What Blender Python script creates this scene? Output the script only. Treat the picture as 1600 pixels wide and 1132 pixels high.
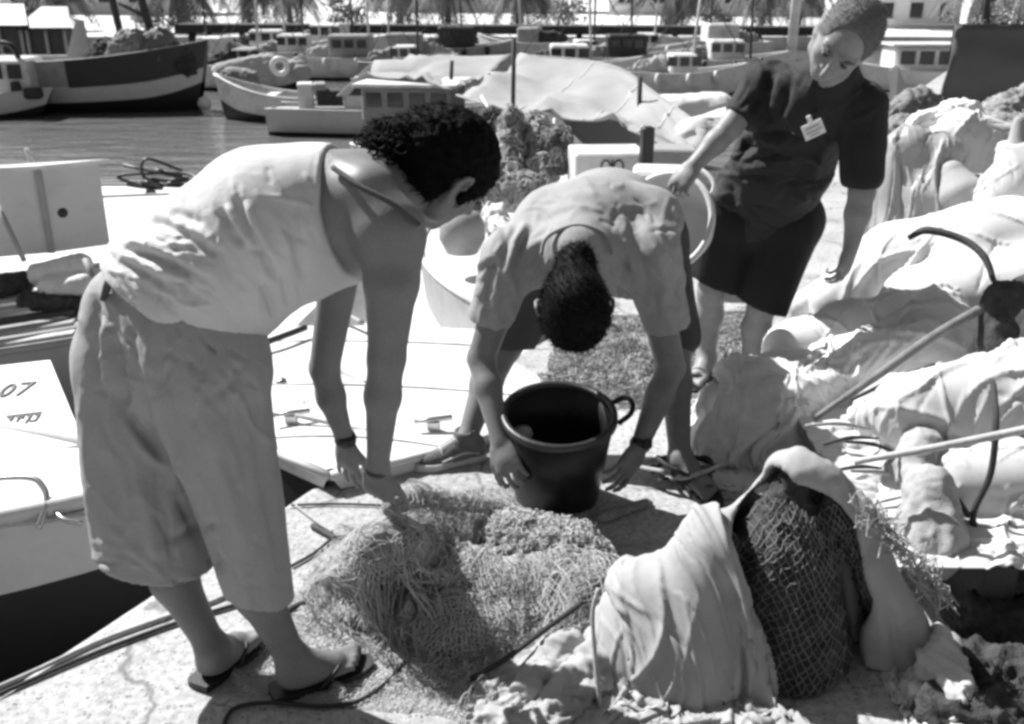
import bpy, math, random
import numpy as np
from mathutils import Vector, Matrix

for o in list(bpy.data.objects):
    bpy.data.objects.remove(o)
SC = bpy.context.scene
COL = SC.collection
rad = math.radians

# ------------------------------------------------------------------ camera
CH = 1.62                      # eye height above the quay
PITCH = rad(21.0)
FPX = 1537.0                   # focal length in pixels of the 1600 px wide photograph
cam_d = bpy.data.cameras.new('camera')
cam_d.sensor_width = 36.0
cam_d.lens = 36.0 * FPX / 1600.0
cam_d.clip_start = 0.05
cam_d.clip_end = 2000.0
cam_d.dof.use_dof = True
cam_d.dof.focus_distance = 2.75
cam_d.dof.aperture_fstop = 6.3
cam = bpy.data.objects.new('camera', cam_d)
COL.objects.link(cam)
cam.location = (0, 0, CH)
cam.rotation_euler = (math.pi / 2 - PITCH, 0, 0)
SC.camera = cam

# ------------------------------------------------------------------ sky and sun (a black and white photograph: neutral light)
SUN_DIR = Vector((-0.55, 0.41, 0.75)).normalized()      # towards the sun: behind the people, from the left
sun_el = math.asin(SUN_DIR.z)
sun_az = math.atan2(SUN_DIR.x, SUN_DIR.y)
world = bpy.data.worlds.new('World')
SC.world = world
world.use_nodes = True
wn = world.node_tree.nodes
wl = world.node_tree.links
wn.clear()
sky = wn.new('ShaderNodeTexSky')
sky.sky_type = 'NISHITA'
sky.sun_disc = False
sky.sun_elevation = sun_el
sky.sun_rotation = sun_az
sky.dust_density = 2.0
bw = wn.new('ShaderNodeRGBToBW')
bg = wn.new('ShaderNodeBackground')
bg.inputs['Strength'].default_value = 0.05
wo = wn.new('ShaderNodeOutputWorld')
wl.new(sky.outputs['Color'], bw.inputs['Color'])
wl.new(bw.outputs['Val'], bg.inputs['Color'])
wl.new(bg.outputs['Background'], wo.inputs['Surface'])
sun_d = bpy.data.lights.new('sun', 'SUN')
sun_d.energy = 5.0
sun_d.angle = rad(0.55)
sun = bpy.data.objects.new('sun', sun_d)
COL.objects.link(sun)
sun.location = (-8, 8, 14)
sun.rotation_euler = SUN_DIR.to_track_quat('Z', 'Y').to_euler()

SC.render.engine = 'CYCLES'
SC.view_settings.view_transform = 'Standard'
SC.view_settings.look = 'None'
SC.view_settings.exposure = 0.88
SC.view_settings.gamma = 1.0
SC.view_settings.use_curve_mapping = False
SC.cycles.max_bounces = 6
SC.cycles.transparent_max_bounces = 8
SC.cycles.use_denoising = True
SC.cycles.filter_width = 3.2          # the photograph is a soft one
# ------------------------------------------------------------------ helpers: pixels of the photograph to points in the place
_cp, _sp = math.cos(PITCH), math.sin(PITCH)
CAM = np.array([0.0, 0.0, CH])
def ray(u, v):
    a = (u - 800.0) / FPX; b = (566.0 - v) / FPX
    return np.array([a, _cp + b * _sp, -_sp + b * _cp])
def P(u, v, Y):
    d = ray(u, v); return CAM + d * (Y / d[1])
def G(u, v, z=0.0):
    d = ray(u, v); return CAM + d * ((z - CH) / d[2])
def mpp(p):
    """metres that one pixel spans at point p"""
    q = np.asarray(p) - CAM
    return (q[1] * _cp - q[2] * _sp) / FPX
def V(*a): return np.array(a, float)
def nrm(v):
    v = np.asarray(v, float); return v / max(1e-9, np.linalg.norm(v))

# ------------------------------------------------------------------ noise
def _hash(ix, iy, iz, seed):
    n = (ix * 374761393 + iy * 668265263 + iz * 2147483647 + seed * 1274126177) & 0xffffffff
    n = ((n ^ (n >> 13)) * 1274126177) & 0xffffffff
    n = (n ^ (n >> 16)) & 0xffffffff
    return n.astype(np.float64) / 4294967295.0
def vnoise(p, seed=0):
    p = np.asarray(p, float)
    i = np.floor(p).astype(np.int64); f = p - i
    f = f * f * f * (f * (f * 6 - 15) + 10)
    x, y, z = i[..., 0], i[..., 1], i[..., 2]
    fx, fy, fz = f[..., 0], f[..., 1], f[..., 2]
    r = 0
    for dx in (0, 1):
        for dy in (0, 1):
            for dz in (0, 1):
                w = (fx if dx else 1 - fx) * (fy if dy else 1 - fy) * (fz if dz else 1 - fz)
                r = r + w * _hash(x + dx, y + dy, z + dz, seed)
    return r
def fbm(p, oct=4, seed=0, gain=0.5):
    p = np.asarray(p, float); r = 0; a = 1; t = 0
    for k in range(oct):
        r = r + a * vnoise(p * (2 ** k) + 17.3 * k, seed + k); t += a; a *= gain
    return r / t
def ridged(p, oct=3, seed=0, gain=0.5):
    p = np.asarray(p, float); r = 0; a = 1; t = 0
    for k in range(oct):
        n = 1 - np.abs(2 * vnoise(p * (2 ** k) + 9.1 * k, seed + k) - 1)
        r = r + a * n * n; t += a; a *= gain
    return r / t
def aniso(p, d, along, across):
    """coordinates for folds that run along d"""
    d = nrm(d); s = p @ d
    return p * across + np.outer(s, d) * (along - across)

# ------------------------------------------------------------------ implicit surfaces, one continuous mesh each
class Sdf:
    def __init__(self, lo, hi, h):
        self.lo = np.asarray(lo, float); self.h = h
        self.n = np.ceil((np.asarray(hi, float) - self.lo) / h).astype(int) + 1
        self.f = np.full(self.n, 0.5, np.float32)
        self.ax = [(self.lo[k] + h * np.arange(self.n[k])).astype(np.float32) for k in range(3)]
    def _sub(self, lo, hi):
        a = np.clip(np.floor((np.asarray(lo) - self.lo) / self.h).astype(int), 0, self.n)
        b = np.clip(np.ceil((np.asarray(hi) - self.lo) / self.h).astype(int) + 1, 0, self.n)
        if (b <= a).any(): return None, None
        sl = tuple(slice(a[k], b[k]) for k in range(3))
        X, Y, Z = np.meshgrid(*[self.ax[k][sl[k]] for k in range(3)], indexing='ij')
        return sl, (X, Y, Z)
    def _mix(self, sl, d, k, op):
        f = self.f[sl]
        if op == 'sub':
            d = -d
            if k > 0:
                h = np.clip(0.5 - 0.5 * (f - d) / k, 0, 1); self.f[sl] = f * (1 - h) + d * h + k * h * (1 - h)
            else: self.f[sl] = np.maximum(f, d)
        elif op == 'and': self.f[sl] = np.maximum(f, d)
        else:
            if k > 0:
                h = np.clip(0.5 + 0.5 * (f - d) / k, 0, 1); self.f[sl] = f * (1 - h) + d * h - k * h * (1 - h)
            else: self.f[sl] = np.minimum(f, d)
    def cap(self, a, b, ra, rb, k=0.02, sq=None, op='add'):
        """tapered capsule; sq=(axis, factor) flattens it along an axis"""
        a = np.asarray(a, float); b = np.asarray(b, float)
        m = max(ra, rb) * (1.0 if sq is None else max(1, sq[1])) + k + 3 * self.h
        sl, c = self._sub(np.minimum(a, b) - m, np.maximum(a, b) + m)
        if sl is None: return self
        ba = b - a; L2 = max(1e-12, ba @ ba)
        qx, qy, qz = c[0] - a[0], c[1] - a[1], c[2] - a[2]
        t = np.clip((qx * ba[0] + qy * ba[1] + qz * ba[2]) / L2, 0, 1)
        ex, ey, ez = qx - t * ba[0], qy - t * ba[1], qz - t * ba[2]
        s = 1.0
        if sq is not None:
            n = nrm(sq[0]); g = (1.0 / sq[1] - 1) * (ex * n[0] + ey * n[1] + ez * n[2])
            ex = ex + g * n[0]; ey = ey + g * n[1]; ez = ez + g * n[2]; s = min(1.0, sq[1])
        d = (np.sqrt(ex * ex + ey * ey + ez * ez) - (ra + (rb - ra) * t)) * s
        self._mix(sl, d.astype(np.float32), k, op); return self
    def ell(self, c0, r, R=None, k=0.02, op='add'):
        """ellipsoid; rows of R are its axes"""
        c0 = np.asarray(c0, float); r = np.asarray(r, float); m = r.max() + k + 3 * self.h
        sl, c = self._sub(c0 - m, c0 + m)
        if sl is None: return self
        q = [c[i] - c0[i] for i in range(3)]
        if R is not None:
            q = [q[0] * R[i][0] + q[1] * R[i][1] + q[2] * R[i][2] for i in range(3)]
        k0 = np.sqrt(sum((q[i] / r[i]) ** 2 for i in range(3))) + 1e-6
        k1 = np.sqrt(sum((q[i] / r[i] ** 2) ** 2 for i in range(3))) + 1e-6
        d = k0 * (k0 - 1) / k1
        self._mix(sl, d.astype(np.float32), k, op); return self
    def box(self, c0, r, R=None, rd=0.01, k=0.0, op='add'):
        c0 = np.asarray(c0, float); r = np.asarray(r, float); m = np.linalg.norm(r) + k + 3 * self.h
        sl, c = self._sub(c0 - m, c0 + m)
        if sl is None: return self
        q = [c[i] - c0[i] for i in range(3)]
        if R is not None:
            q = [q[0] * R[i][0] + q[1] * R[i][1] + q[2] * R[i][2] for i in range(3)]
        q = [np.abs(q[i]) - (r[i] - rd) for i in range(3)]
        o = np.sqrt(sum(np.maximum(x, 0) ** 2 for x in q)) + np.minimum(np.maximum(np.maximum(q[0], q[1]), q[2]), 0) - rd
        self._mix(sl, o.astype(np.float32), k, op); return self
    def cut(self, p, n, k=0.0):
        """keep the side of the plane that n points away from"""
        n = nrm(n); X, Y, Z = np.meshgrid(*self.ax, indexing='ij', sparse=True)
        d = ((X - p[0]) * n[0] + (Y - p[1]) * n[1] + (Z - p[2]) * n[2]).astype(np.float32)
        self.f = np.maximum(self.f, d); return self
    def shell(self, t):
        self.f = np.maximum(self.f, -(self.f + t)); return self
    def mesh(self):
        f = self.f.copy(); f[0] = f[-1] = 0.5; f[:, 0] = f[:, -1] = 0.5; f[:, :, 0] = f[:, :, -1] = 0.5
        ins = f < 0
        n = np.array(f.shape) - 1
        cnt = np.zeros(n, np.int8)
        for dx in (0, 1):
            for dy in (0, 1):
                for dz in (0, 1):
                    cnt += ins[dx:dx + n[0], dy:dy + n[1], dz:dz + n[2]]
        act = (cnt > 0) & (cnt < 8)
        I = np.argwhere(act)
        idx = np.full(n, -1, np.int64); idx[act] = np.arange(len(I))
        acc = np.zeros((len(I), 3)); w = np.zeros(len(I))
        cs = [(a, b, c) for a in (0, 1) for b in (0, 1) for c in (0, 1)]
        val = {c: f[I[:, 0] + c[0], I[:, 1] + c[1], I[:, 2] + c[2]].astype(float) for c in cs}
        for c in cs:
            for ax in range(3):
                if c[ax] == 0:
                    e = list(c); e[ax] = 1; e = tuple(e)
                    va, vb = val[c], val[e]; s = (va < 0) != (vb < 0)
                    t = np.where(s, va / np.where(s, va - vb, 1), 0)
                    p = np.array(c, float)[None, :].repeat(len(I), 0); p[:, ax] += t
                    acc += p * s[:, None]; w += s
        vs = self.lo + (I + acc / w[:, None]) * self.h
        fs = []
        for ax in range(3):
            o1, o2 = [(1, 2), (2, 0), (0, 1)][ax]
            sa = [slice(None)] * 3; sb = [slice(None)] * 3
            sa[ax] = slice(0, -1); sb[ax] = slice(1, None)
            ch = ins[tuple(sa)] != ins[tuple(sb)]
            E = np.argwhere(ch)
            E = E[(E[:, o1] > 0) & (E[:, o2] > 0) & (E[:, o1] < n[o1]) & (E[:, o2] < n[o2])]
            fl = ins[E[:, 0], E[:, 1], E[:, 2]]
            def cell(a, b):
                q = E.copy(); q[:, o1] -= a; q[:, o2] -= b
                return idx[q[:, 0], q[:, 1], q[:, 2]]
            q = np.stack([cell(1, 1), cell(0, 1), cell(0, 0), cell(1, 0)], 1)
            q[~fl] = q[~fl][:, ::-1]
            fs.append(q)
        return vs, np.concatenate(fs)

def vnormals(vs, fs):
    a = vs[fs[:, 2]] - vs[fs[:, 0]]; b = vs[fs[:, 3]] - vs[fs[:, 1]]
    fn = np.cross(a, b); N = np.zeros_like(vs)
    for k in range(4): np.add.at(N, fs[:, k], fn)
    return N / (np.linalg.norm(N, axis=1)[:, None] + 1e-12)
def relax(vs, fs, it=2, lam=0.5):
    for _ in range(it):
        s = np.zeros_like(vs); c = np.zeros(len(vs))
        for k in range(4):
            a, b = fs[:, k], fs[:, (k + 1) % 4]
            np.add.at(s, a, vs[b]); np.add.at(s, b, vs[a]); np.add.at(c, a, 1); np.add.at(c, b, 1)
        vs = vs * (1 - lam) + lam * s / np.maximum(c, 1)[:, None]
    return vs

def auto_creases(seed, n, box, ang, spread=.4, lmin=25, lmax=90, wmin=2.5, wmax=5.5, amp=.0045):
    """many fine creases scattered over a part of a garment"""
    rng = np.random.RandomState(seed); out = []
    for _ in range(n):
        c = V(rng.uniform(box[0], box[2]), rng.uniform(box[1], box[3])); a = ang + rng.normal() * spread; L = rng.uniform(lmin, lmax) / 2; d = V(math.cos(a), math.sin(a)); k = rng.normal() * .15 * L; w = rng.uniform(wmin, wmax)
        out.append(([tuple(c - d * L), tuple(c + V(-d[1], d[0]) * k), tuple(c + d * L)], w, amp * rng.uniform(.5, 1.3) * w / wmax * (1 if rng.rand() < .5 else -1)))
    return out
def to_px(v):
    q = v - CAM; zc = q[:, 1] * _cp - q[:, 2] * _sp; yc = q[:, 1] * _sp + q[:, 2] * _cp
    return np.stack([800 + FPX * q[:, 0] / zc, 566 - FPX * yc / zc], 1)
def creases(v, N, lines):
    """single cloth folds: (points, width, height in metres) laid where the photograph shows them"""
    uv = to_px(v); vd = v - CAM; vd /= np.linalg.norm(vd, axis=1)[:, None]; fac = np.clip(-(N * vd).sum(1) * 2.5 + .3, 0, 1); out = np.zeros(len(v))
    for pts, w, amp in lines:
        c = spline([(a, b, 0) for a, b in pts], 7)[:, :2]; d = np.full(len(v), 1e9); tt = np.zeros(len(v))
        lo, hi = c.min(0) - 3 * w, c.max(0) + 3 * w; ix = np.where(((uv > lo) & (uv < hi)).all(1))[0]
        if not len(ix): continue
        u = uv[ix]; dm = np.full(len(ix), 1e9); tm = np.zeros(len(ix))
        for i in range(len(c) - 1):
            e = c[i + 1] - c[i]; t = np.clip(((u - c[i]) @ e) / (e @ e + 1e-9), 0, 1); q = np.linalg.norm(u - c[i] - t[:, None] * e, axis=1); s_ = q < dm; dm = np.where(s_, q, dm); tm = np.where(s_, (i + t) / (len(c) - 1), tm)
        tap = np.clip(np.sin(np.pi * np.clip(tm, .02, .98)) * 1.8, 0, 1); out[ix] += amp * np.exp(-(dm / w) ** 2) * tap * fac[ix]
    return out

# ------------------------------------------------------------------ objects
def _org(parent):
    q = V(0, 0, 0); o = parent
    while o is not None:
        q = q + np.array(o.location); o = o.parent
    return q
def tag(o, label=None, cat=None, group=None, kind=None):
    if label: o['label'] = label
    if cat: o['category'] = cat
    if group: o['group'] = group
    if kind: o['kind'] = kind
    return o
def thing(name, label, cat, loc=(0, 0, 0), group=None):
    o = bpy.data.objects.new(name, None); COL.objects.link(o)
    o.location = tuple(float(x) for x in loc); o.empty_display_size = 0.1
    return tag(o, label, cat, group)
def mesh_obj(name, vs, fs, mat, parent=None, loc=None, smooth=True):
    vs = np.asarray(vs, float)
    if loc is None:
        loc = V((vs[:, 0].min() + vs[:, 0].max()) / 2, (vs[:, 1].min() + vs[:, 1].max()) / 2, vs[:, 2].min()) if parent is None else _org(parent)
    loc = np.asarray(loc, float)
    me = bpy.data.meshes.new(name)
    fl = fs.tolist() if isinstance(fs, np.ndarray) else fs
    me.from_pydata((vs - loc).tolist(), [], fl)
    if smooth is True: me.polygons.foreach_set('use_smooth', [True] * len(me.polygons))
    me.materials.append(mat); me.update()
    o = bpy.data.objects.new(name, me); COL.objects.link(o)
    o.parent = parent
    o.location = tuple(loc - _org(parent)) if parent is not None else tuple(loc)
    return o
def sdf_obj(name, s, mat, parent=None, disp=None, it=2):
    vs, fs = s.mesh()
    vs = relax(vs, fs, it)
    if disp is not None:
        N = vnormals(vs, fs); d = disp(vs, N)
        vs = vs + (N * d[:, None] if d.ndim == 1 else d)
    return mesh_obj(name, vs, fs, mat, parent)

def spline(pts, n=8):
    """smooth curve through points"""
    p = np.asarray(pts, float)
    if len(p) < 3:
        t = np.linspace(0, 1, n + 1)[:, None]; return p[0] * (1 - t) + p[-1] * t
    q = np.vstack([2 * p[0] - p[1], p, 2 * p[-1] - p[-2]]); out = []
    for i in range(1, len(q) - 2):
        for t in np.linspace(0, 1, n, endpoint=False):
            a, b, c, d = q[i - 1], q[i], q[i + 1], q[i + 2]
            out.append(0.5 * (2 * b + (c - a) * t + (2 * a - 5 * b + 4 * c - d) * t * t + (3 * b - a - 3 * c + d) * t ** 3))
    out.append(q[-2]); return np.array(out)

class MB:
    """collects shapes into one mesh"""
    def __init__(s): s.v = []; s.f = []; s.sm = []
    def add(s, vs, fs, smooth=False):
        o = len(s.v); s.v.extend([tuple(map(float, x)) for x in vs])
        s.f.extend([tuple(int(i) + o for i in f) for f in fs]); s.sm.extend([smooth] * len(fs)); return s
    def box(s, c, size, rz=0.0, R=None, bev=0.0):
        x, y, z = [k / 2 for k in size]
        b = min(bev, x * .9, y * .9, z * .9)
        if b > 0:
            vs = []
            for sx in (-1, 1):
                for sy in (-1, 1):
                    for sz in (-1, 1):
                        vs += [(sx * (x - b), sy * (y - b), sz * z), (sx * (x - b), sy * y, sz * (z - b)), (sx * x, sy * (y - b), sz * (z - b))]
            def i(a, bb, c_, k): return ((a * 4 + bb * 2 + c_) * 3) + k
            fs = [[i(0,0,0,0), i(0,1,0,0), i(1,1,0,0), i(1,0,0,0)], [i(0,0,1,0), i(1,0,1,0), i(1,1,1,0), i(0,1,1,0)],
                  [i(0,0,0,1), i(1,0,0,1), i(1,0,1,1), i(0,0,1,1)], [i(0,1,0,1), i(0,1,1,1), i(1,1,1,1), i(1,1,0,1)],
                  [i(0,0,0,2), i(0,0,1,2), i(0,1,1,2), i(0,1,0,2)], [i(1,0,0,2), i(1,1,0,2), i(1,1,1,2), i(1,0,1,2)]]
            for a in (0, 1):
                for c_ in (0, 1):
                    fs.append([i(a,0,c_,0), i(a,1,c_,0), i(a,1,c_,2), i(a,0,c_,2)])
                    fs.append([i(0,a,c_,0), i(1,a,c_,0), i(1,a,c_,1), i(0,a,c_,1)])
                    fs.append([i(a,c_,0,1), i(a,c_,1,1), i(a,c_,1,2), i(a,c_,0,2)])
            for a in (0, 1):
                for bb in (0, 1):
                    for c_ in (0, 1): fs.append([i(a,bb,c_,0), i(a,bb,c_,1), i(a,bb,c_,2)])
        else:
            vs = [(sx * x, sy * y, sz * z) for sx in (-1, 1) for sy in (-1, 1) for sz in (-1, 1)]
            fs = [(0,1,3,2), (4,6,7,5), (0,4,5,1), (2,3,7,6), (0,2,6,4), (1,5,7,3)]
        vs = np.array(vs)
        if R is None:
            cz, sz_ = math.cos(rz), math.sin(rz); R = np.array([[cz, sz_, 0], [-sz_, cz, 0], [0, 0, 1]])
        return s.add(vs @ np.asarray(R) + np.asarray(c, float), fs)
    def tube(s, pts, r, seg=6, caps=True):
        p = np.asarray(pts, float); n = len(p); rr = np.full(n, r) if np.isscalar(r) else np.interp(np.linspace(0, 1, n), np.linspace(0, 1, len(r)), r)
        T = np.gradient(p, axis=0); T /= np.linalg.norm(T, axis=1)[:, None] + 1e-12
        u = np.cross(T[0], V(0, 0, 1) if abs(T[0][2]) < .9 else V(1, 0, 0)); u = nrm(u)
        vs = []
        for i in range(n):
            u = nrm(u - T[i] * (u @ T[i])); w = np.cross(T[i], u)
            for k in range(seg):
                a = 2 * math.pi * k / seg; vs.append(p[i] + rr[i] * (math.cos(a) * u + math.sin(a) * w))
        fs = [(i * seg + k, i * seg + (k + 1) % seg, (i + 1) * seg + (k + 1) % seg, (i + 1) * seg + k) for i in range(n - 1) for k in range(seg)]
        if caps: fs += [tuple(range(seg))[::-1], tuple((n - 1) * seg + k for k in range(seg))]
        return s.add(vs, fs, True)
    def lathe(s, prof, c=(0, 0, 0), seg=24, R=None):
        """profile of (radius, height); closed at the ends when the radius is 0"""
        vs = []; m = len(prof)
        for (r, z) in prof:
            for k in range(seg):
                a = 2 * math.pi * k / seg; vs.append((r * math.cos(a), r * math.sin(a), z))
        fs = [(i * seg + k, i * seg + (k + 1) % seg, (i + 1) * seg + (k + 1) % seg, (i + 1) * seg + k) for i in range(m - 1) for k in range(seg)]
        vs = np.array(vs)
        if R is not None: vs = vs @ np.asarray(R)
        return s.add(vs + np.asarray(c, float), fs, True)
    def grid(s, Pts, smooth=True, closed=False):
        """faces over an (m, n, 3) array of points"""
        Pts = np.asarray(Pts, float); m, n = Pts.shape[:2]
        fs = [(i * n + j, i * n + (j + 1) % n, (i + 1) * n + (j + 1) % n, (i + 1) * n + j) for i in range(m - 1) for j in range(n if closed else n - 1)]
        return s.add(Pts.reshape(-1, 3), fs, smooth)
    def prism(s, poly, d):
        """flat polygon given extent d"""
        p = np.asarray(poly, float); n = len(p); d = np.asarray(d, float)
        fs = [tuple(range(n))[::-1], tuple(range(n, 2 * n))] + [(i, (i + 1) % n, n + (i + 1) % n, n + i) for i in range(n)]
        return s.add(np.vstack([p, p + d]), fs)
    def build(s, name, mat, parent=None, loc=None):
        o = mesh_obj(name, np.array(s.v), s.f, mat, parent, loc, smooth=False)
        o.data.polygons.foreach_set('use_smooth', s.sm); o.data.update(); return o

def sheet(Pts, t=0.004):
    """an (m, n, 3) surface as a thin closed slab: vertices and faces"""
    Pts = np.asarray(Pts, float); m, n = Pts.shape[:2]
    du = np.gradient(Pts, axis=0); dv = np.gradient(Pts, axis=1)
    N = np.cross(du, dv); N /= np.linalg.norm(N, axis=2)[..., None] + 1e-12
    A = Pts.reshape(-1, 3); B = (Pts - N * t).reshape(-1, 3); o = m * n
    fs = []
    for i in range(m - 1):
        for j in range(n - 1):
            q = (i * n + j, (i + 1) * n + j, (i + 1) * n + j + 1, i * n + j + 1)
            fs.append(q); fs.append(tuple(o + k for k in q[::-1]))
    ring = [j for j in range(n)] + [i * n + n - 1 for i in range(1, m)] + [(m - 1) * n + j for j in range(n - 2, -1, -1)] + [i * n for i in range(m - 2, 0, -1)]
    for k in range(len(ring)):
        a, b = ring[k], ring[(k + 1) % len(ring)]; fs.append((a, b, o + b, o + a))
    return np.vstack([A, B]), fs

def copy_tree(o, parent=None):
    c = o.copy(); COL.objects.link(c); c.parent = parent
    for ch in list(o.children): copy_tree(ch, c)
    return c

# ------------------------------------------------------------------ materials (all grey: the photograph is black and white)
def mat(name, v, rough=0.7, var=0.15, scale=6.0, bump=0.0, bscale=60.0, metal=0.0, fine=0.0, fscale=200.0, spec=0.5, stretch=None, dirt=0.0, dscale=3.0, sss=0.0, trans=0.0, wrinkle=0.0, wscale=9.0):
    m = bpy.data.materials.new(name); m.use_nodes = True
    n = m.node_tree.nodes; l = m.node_tree.links; b = n['Principled BSDF']
    b.inputs['Roughness'].default_value = rough; b.inputs['Metallic'].default_value = metal
    b.inputs['Specular IOR Level'].default_value = spec
    tc = n.new('ShaderNodeTexCoord'); co = tc.outputs['Object']
    if stretch:
        mp = n.new('ShaderNodeMapping'); mp.inputs['Scale'].default_value = stretch; l.new(co, mp.inputs['Vector']); co = mp.outputs['Vector']
    def noise(sc, det=4.0, ro=0.55):
        t = n.new('ShaderNodeTexNoise'); t.inputs['Scale'].default_value = sc; t.inputs['Detail'].default_value = det; t.inputs['Roughness'].default_value = ro
        l.new(co, t.inputs['Vector']); return t.outputs['Fac']
    def math_(op, a, b_):
        t = n.new('ShaderNodeMath'); t.operation = op
        for k, x in enumerate((a, b_)):
            if isinstance(x, (int, float)): t.inputs[k].default_value = x
            else: l.new(x, t.inputs[k])
        return t.outputs[0]
    def mrange(x, a, b_, c, d):
        t = n.new('ShaderNodeMapRange'); l.new(x, t.inputs['Value'])
        for k, q in zip(('From Min', 'From Max', 'To Min', 'To Max'), (a, b_, c, d)): t.inputs[k].default_value = q
        return t.outputs['Result']
    val = mrange(noise(scale), 0.25, 0.75, v * (1 - var), v * (1 + var))
    if fine: val = math_('MULTIPLY', val, mrange(noise(fscale, 2.0), 0.25, 0.75, 1 - fine, 1 + fine))
    if dirt: val = math_('MULTIPLY', val, mrange(noise(dscale, 6.0, 0.65), 0.48, 0.68, 1.0, 1 - dirt))
    cc = n.new('ShaderNodeCombineColor')
    for k in range(3): l.new(val, cc.inputs[k])
    l.new(cc.outputs[0], b.inputs['Base Color'])
    if bump:
        bp = n.new('ShaderNodeBump'); bp.inputs['Strength'].default_value = bump; bp.inputs['Distance'].default_value = 0.01
        l.new(noise(bscale, 5.0), bp.inputs['Height']); l.new(bp.outputs['Normal'], b.inputs['Normal'])
        if wrinkle:                                  # creases too fine to model
            t = n.new('ShaderNodeTexNoise'); t.noise_type = 'RIDGED_MULTIFRACTAL'; t.inputs['Scale'].default_value = wscale; t.inputs['Detail'].default_value = 3.0; t.inputs['Distortion'].default_value = 0.5
            l.new(co, t.inputs['Vector']); b2 = n.new('ShaderNodeBump'); b2.inputs['Strength'].default_value = wrinkle; b2.inputs['Distance'].default_value = 0.02
            l.new(t.outputs['Fac'], b2.inputs['Height']); l.new(b2.outputs['Normal'], bp.inputs['Normal'])
    if sss: b.inputs['Subsurface Weight'].default_value = sss; b.inputs['Subsurface Radius'].default_value = (.01, .01, .01)
    if trans: b.inputs['Transmission Weight'].default_value = trans
    return m
M = {}
def mk(key, *a, **k): M[key] = mat(key, *a, **k)
mk('skin_woman', 0.18, 0.5, 0.13, 9, 0.10, 160, spec=.3, sss=0.08, fine=.08, fscale=130)
mk('skin_tan', 0.165, 0.5, 0.16, 12, 0.14, 150, spec=.3, sss=0.06, fine=.10, fscale=120)
mk('skin_pale', 0.25, 0.5, 0.16, 14, 0.14, 150, spec=.3, sss=0.06, fine=.10, fscale=120)
mk('hair_black', 0.006, 0.7, 0.3, 40, 0.4, 400, spec=.06)
mk('hair_dark', 0.006, 0.7, 0.3, 60, 0.25, 420, spec=.10)
mk('hair_grey', 0.13, 0.8, 0.25, 60, 0.35, 420, spec=.2)
mk('shirt_white', 0.56, 0.85, 0.04, 5, 0.25, 420, fine=0.05, fscale=600, wrinkle=.10, wscale=9)
mk('trousers_pale', 0.33, 0.9, 0.08, 6, 0.35, 500, fine=0.10, fscale=420, wrinkle=.16, wscale=8, stretch=(1, 1, .45))
mk('shirt_grey', 0.30, 0.9, 0.12, 9, 0.35, 420, fine=0.14, fscale=260, wrinkle=.14, wscale=10)
mk('shorts_dark', 0.06, 0.9, 0.2, 8, 0.3, 300)
mk('shirt_black', 0.028, 0.85, 0.2, 8, 0.3, 420)
mk('shirt_washed', 0.015, 0.85, 0.25, 7, 0.3, 420, wrinkle=.25, wscale=9)
mk('shorts_black', 0.006, 0.9, 0.2, 8, 0.3, 300)
mk('rubber_black', 0.015, 0.5, 0.3, 20, 0.2, 200)
mk('bucket_black', 0.008, 0.38, 0.4, 9, 0.15, 120, dirt=-.6, dscale=9, spec=.3)
mk('bucket_rim', 0.025, 0.4, 0.3, 12, 0.1, 100)
mk('leather_dark', 0.05, 0.55, 0.3, 30, 0.3, 200)
mk('shoe_grey', 0.10, 0.8, 0.35, 30, 0.4, 240)
mk('shoe_sole', 0.45, 0.7, 0.25, 20, 0.2, 120)
mk('steel', 0.5, 0.3, 0.1, 20, metal=0.9)
mk('paper_white', 0.85, 0.6, 0.03, 9)
mk('window_eye', 0.06, 0.5, 0.1, 9)
mk('boat_grey_ink', 0.3, 0.6, 0.1, 9)
mk('ink', 0.03, 0.6, 0.1, 9)
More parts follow.
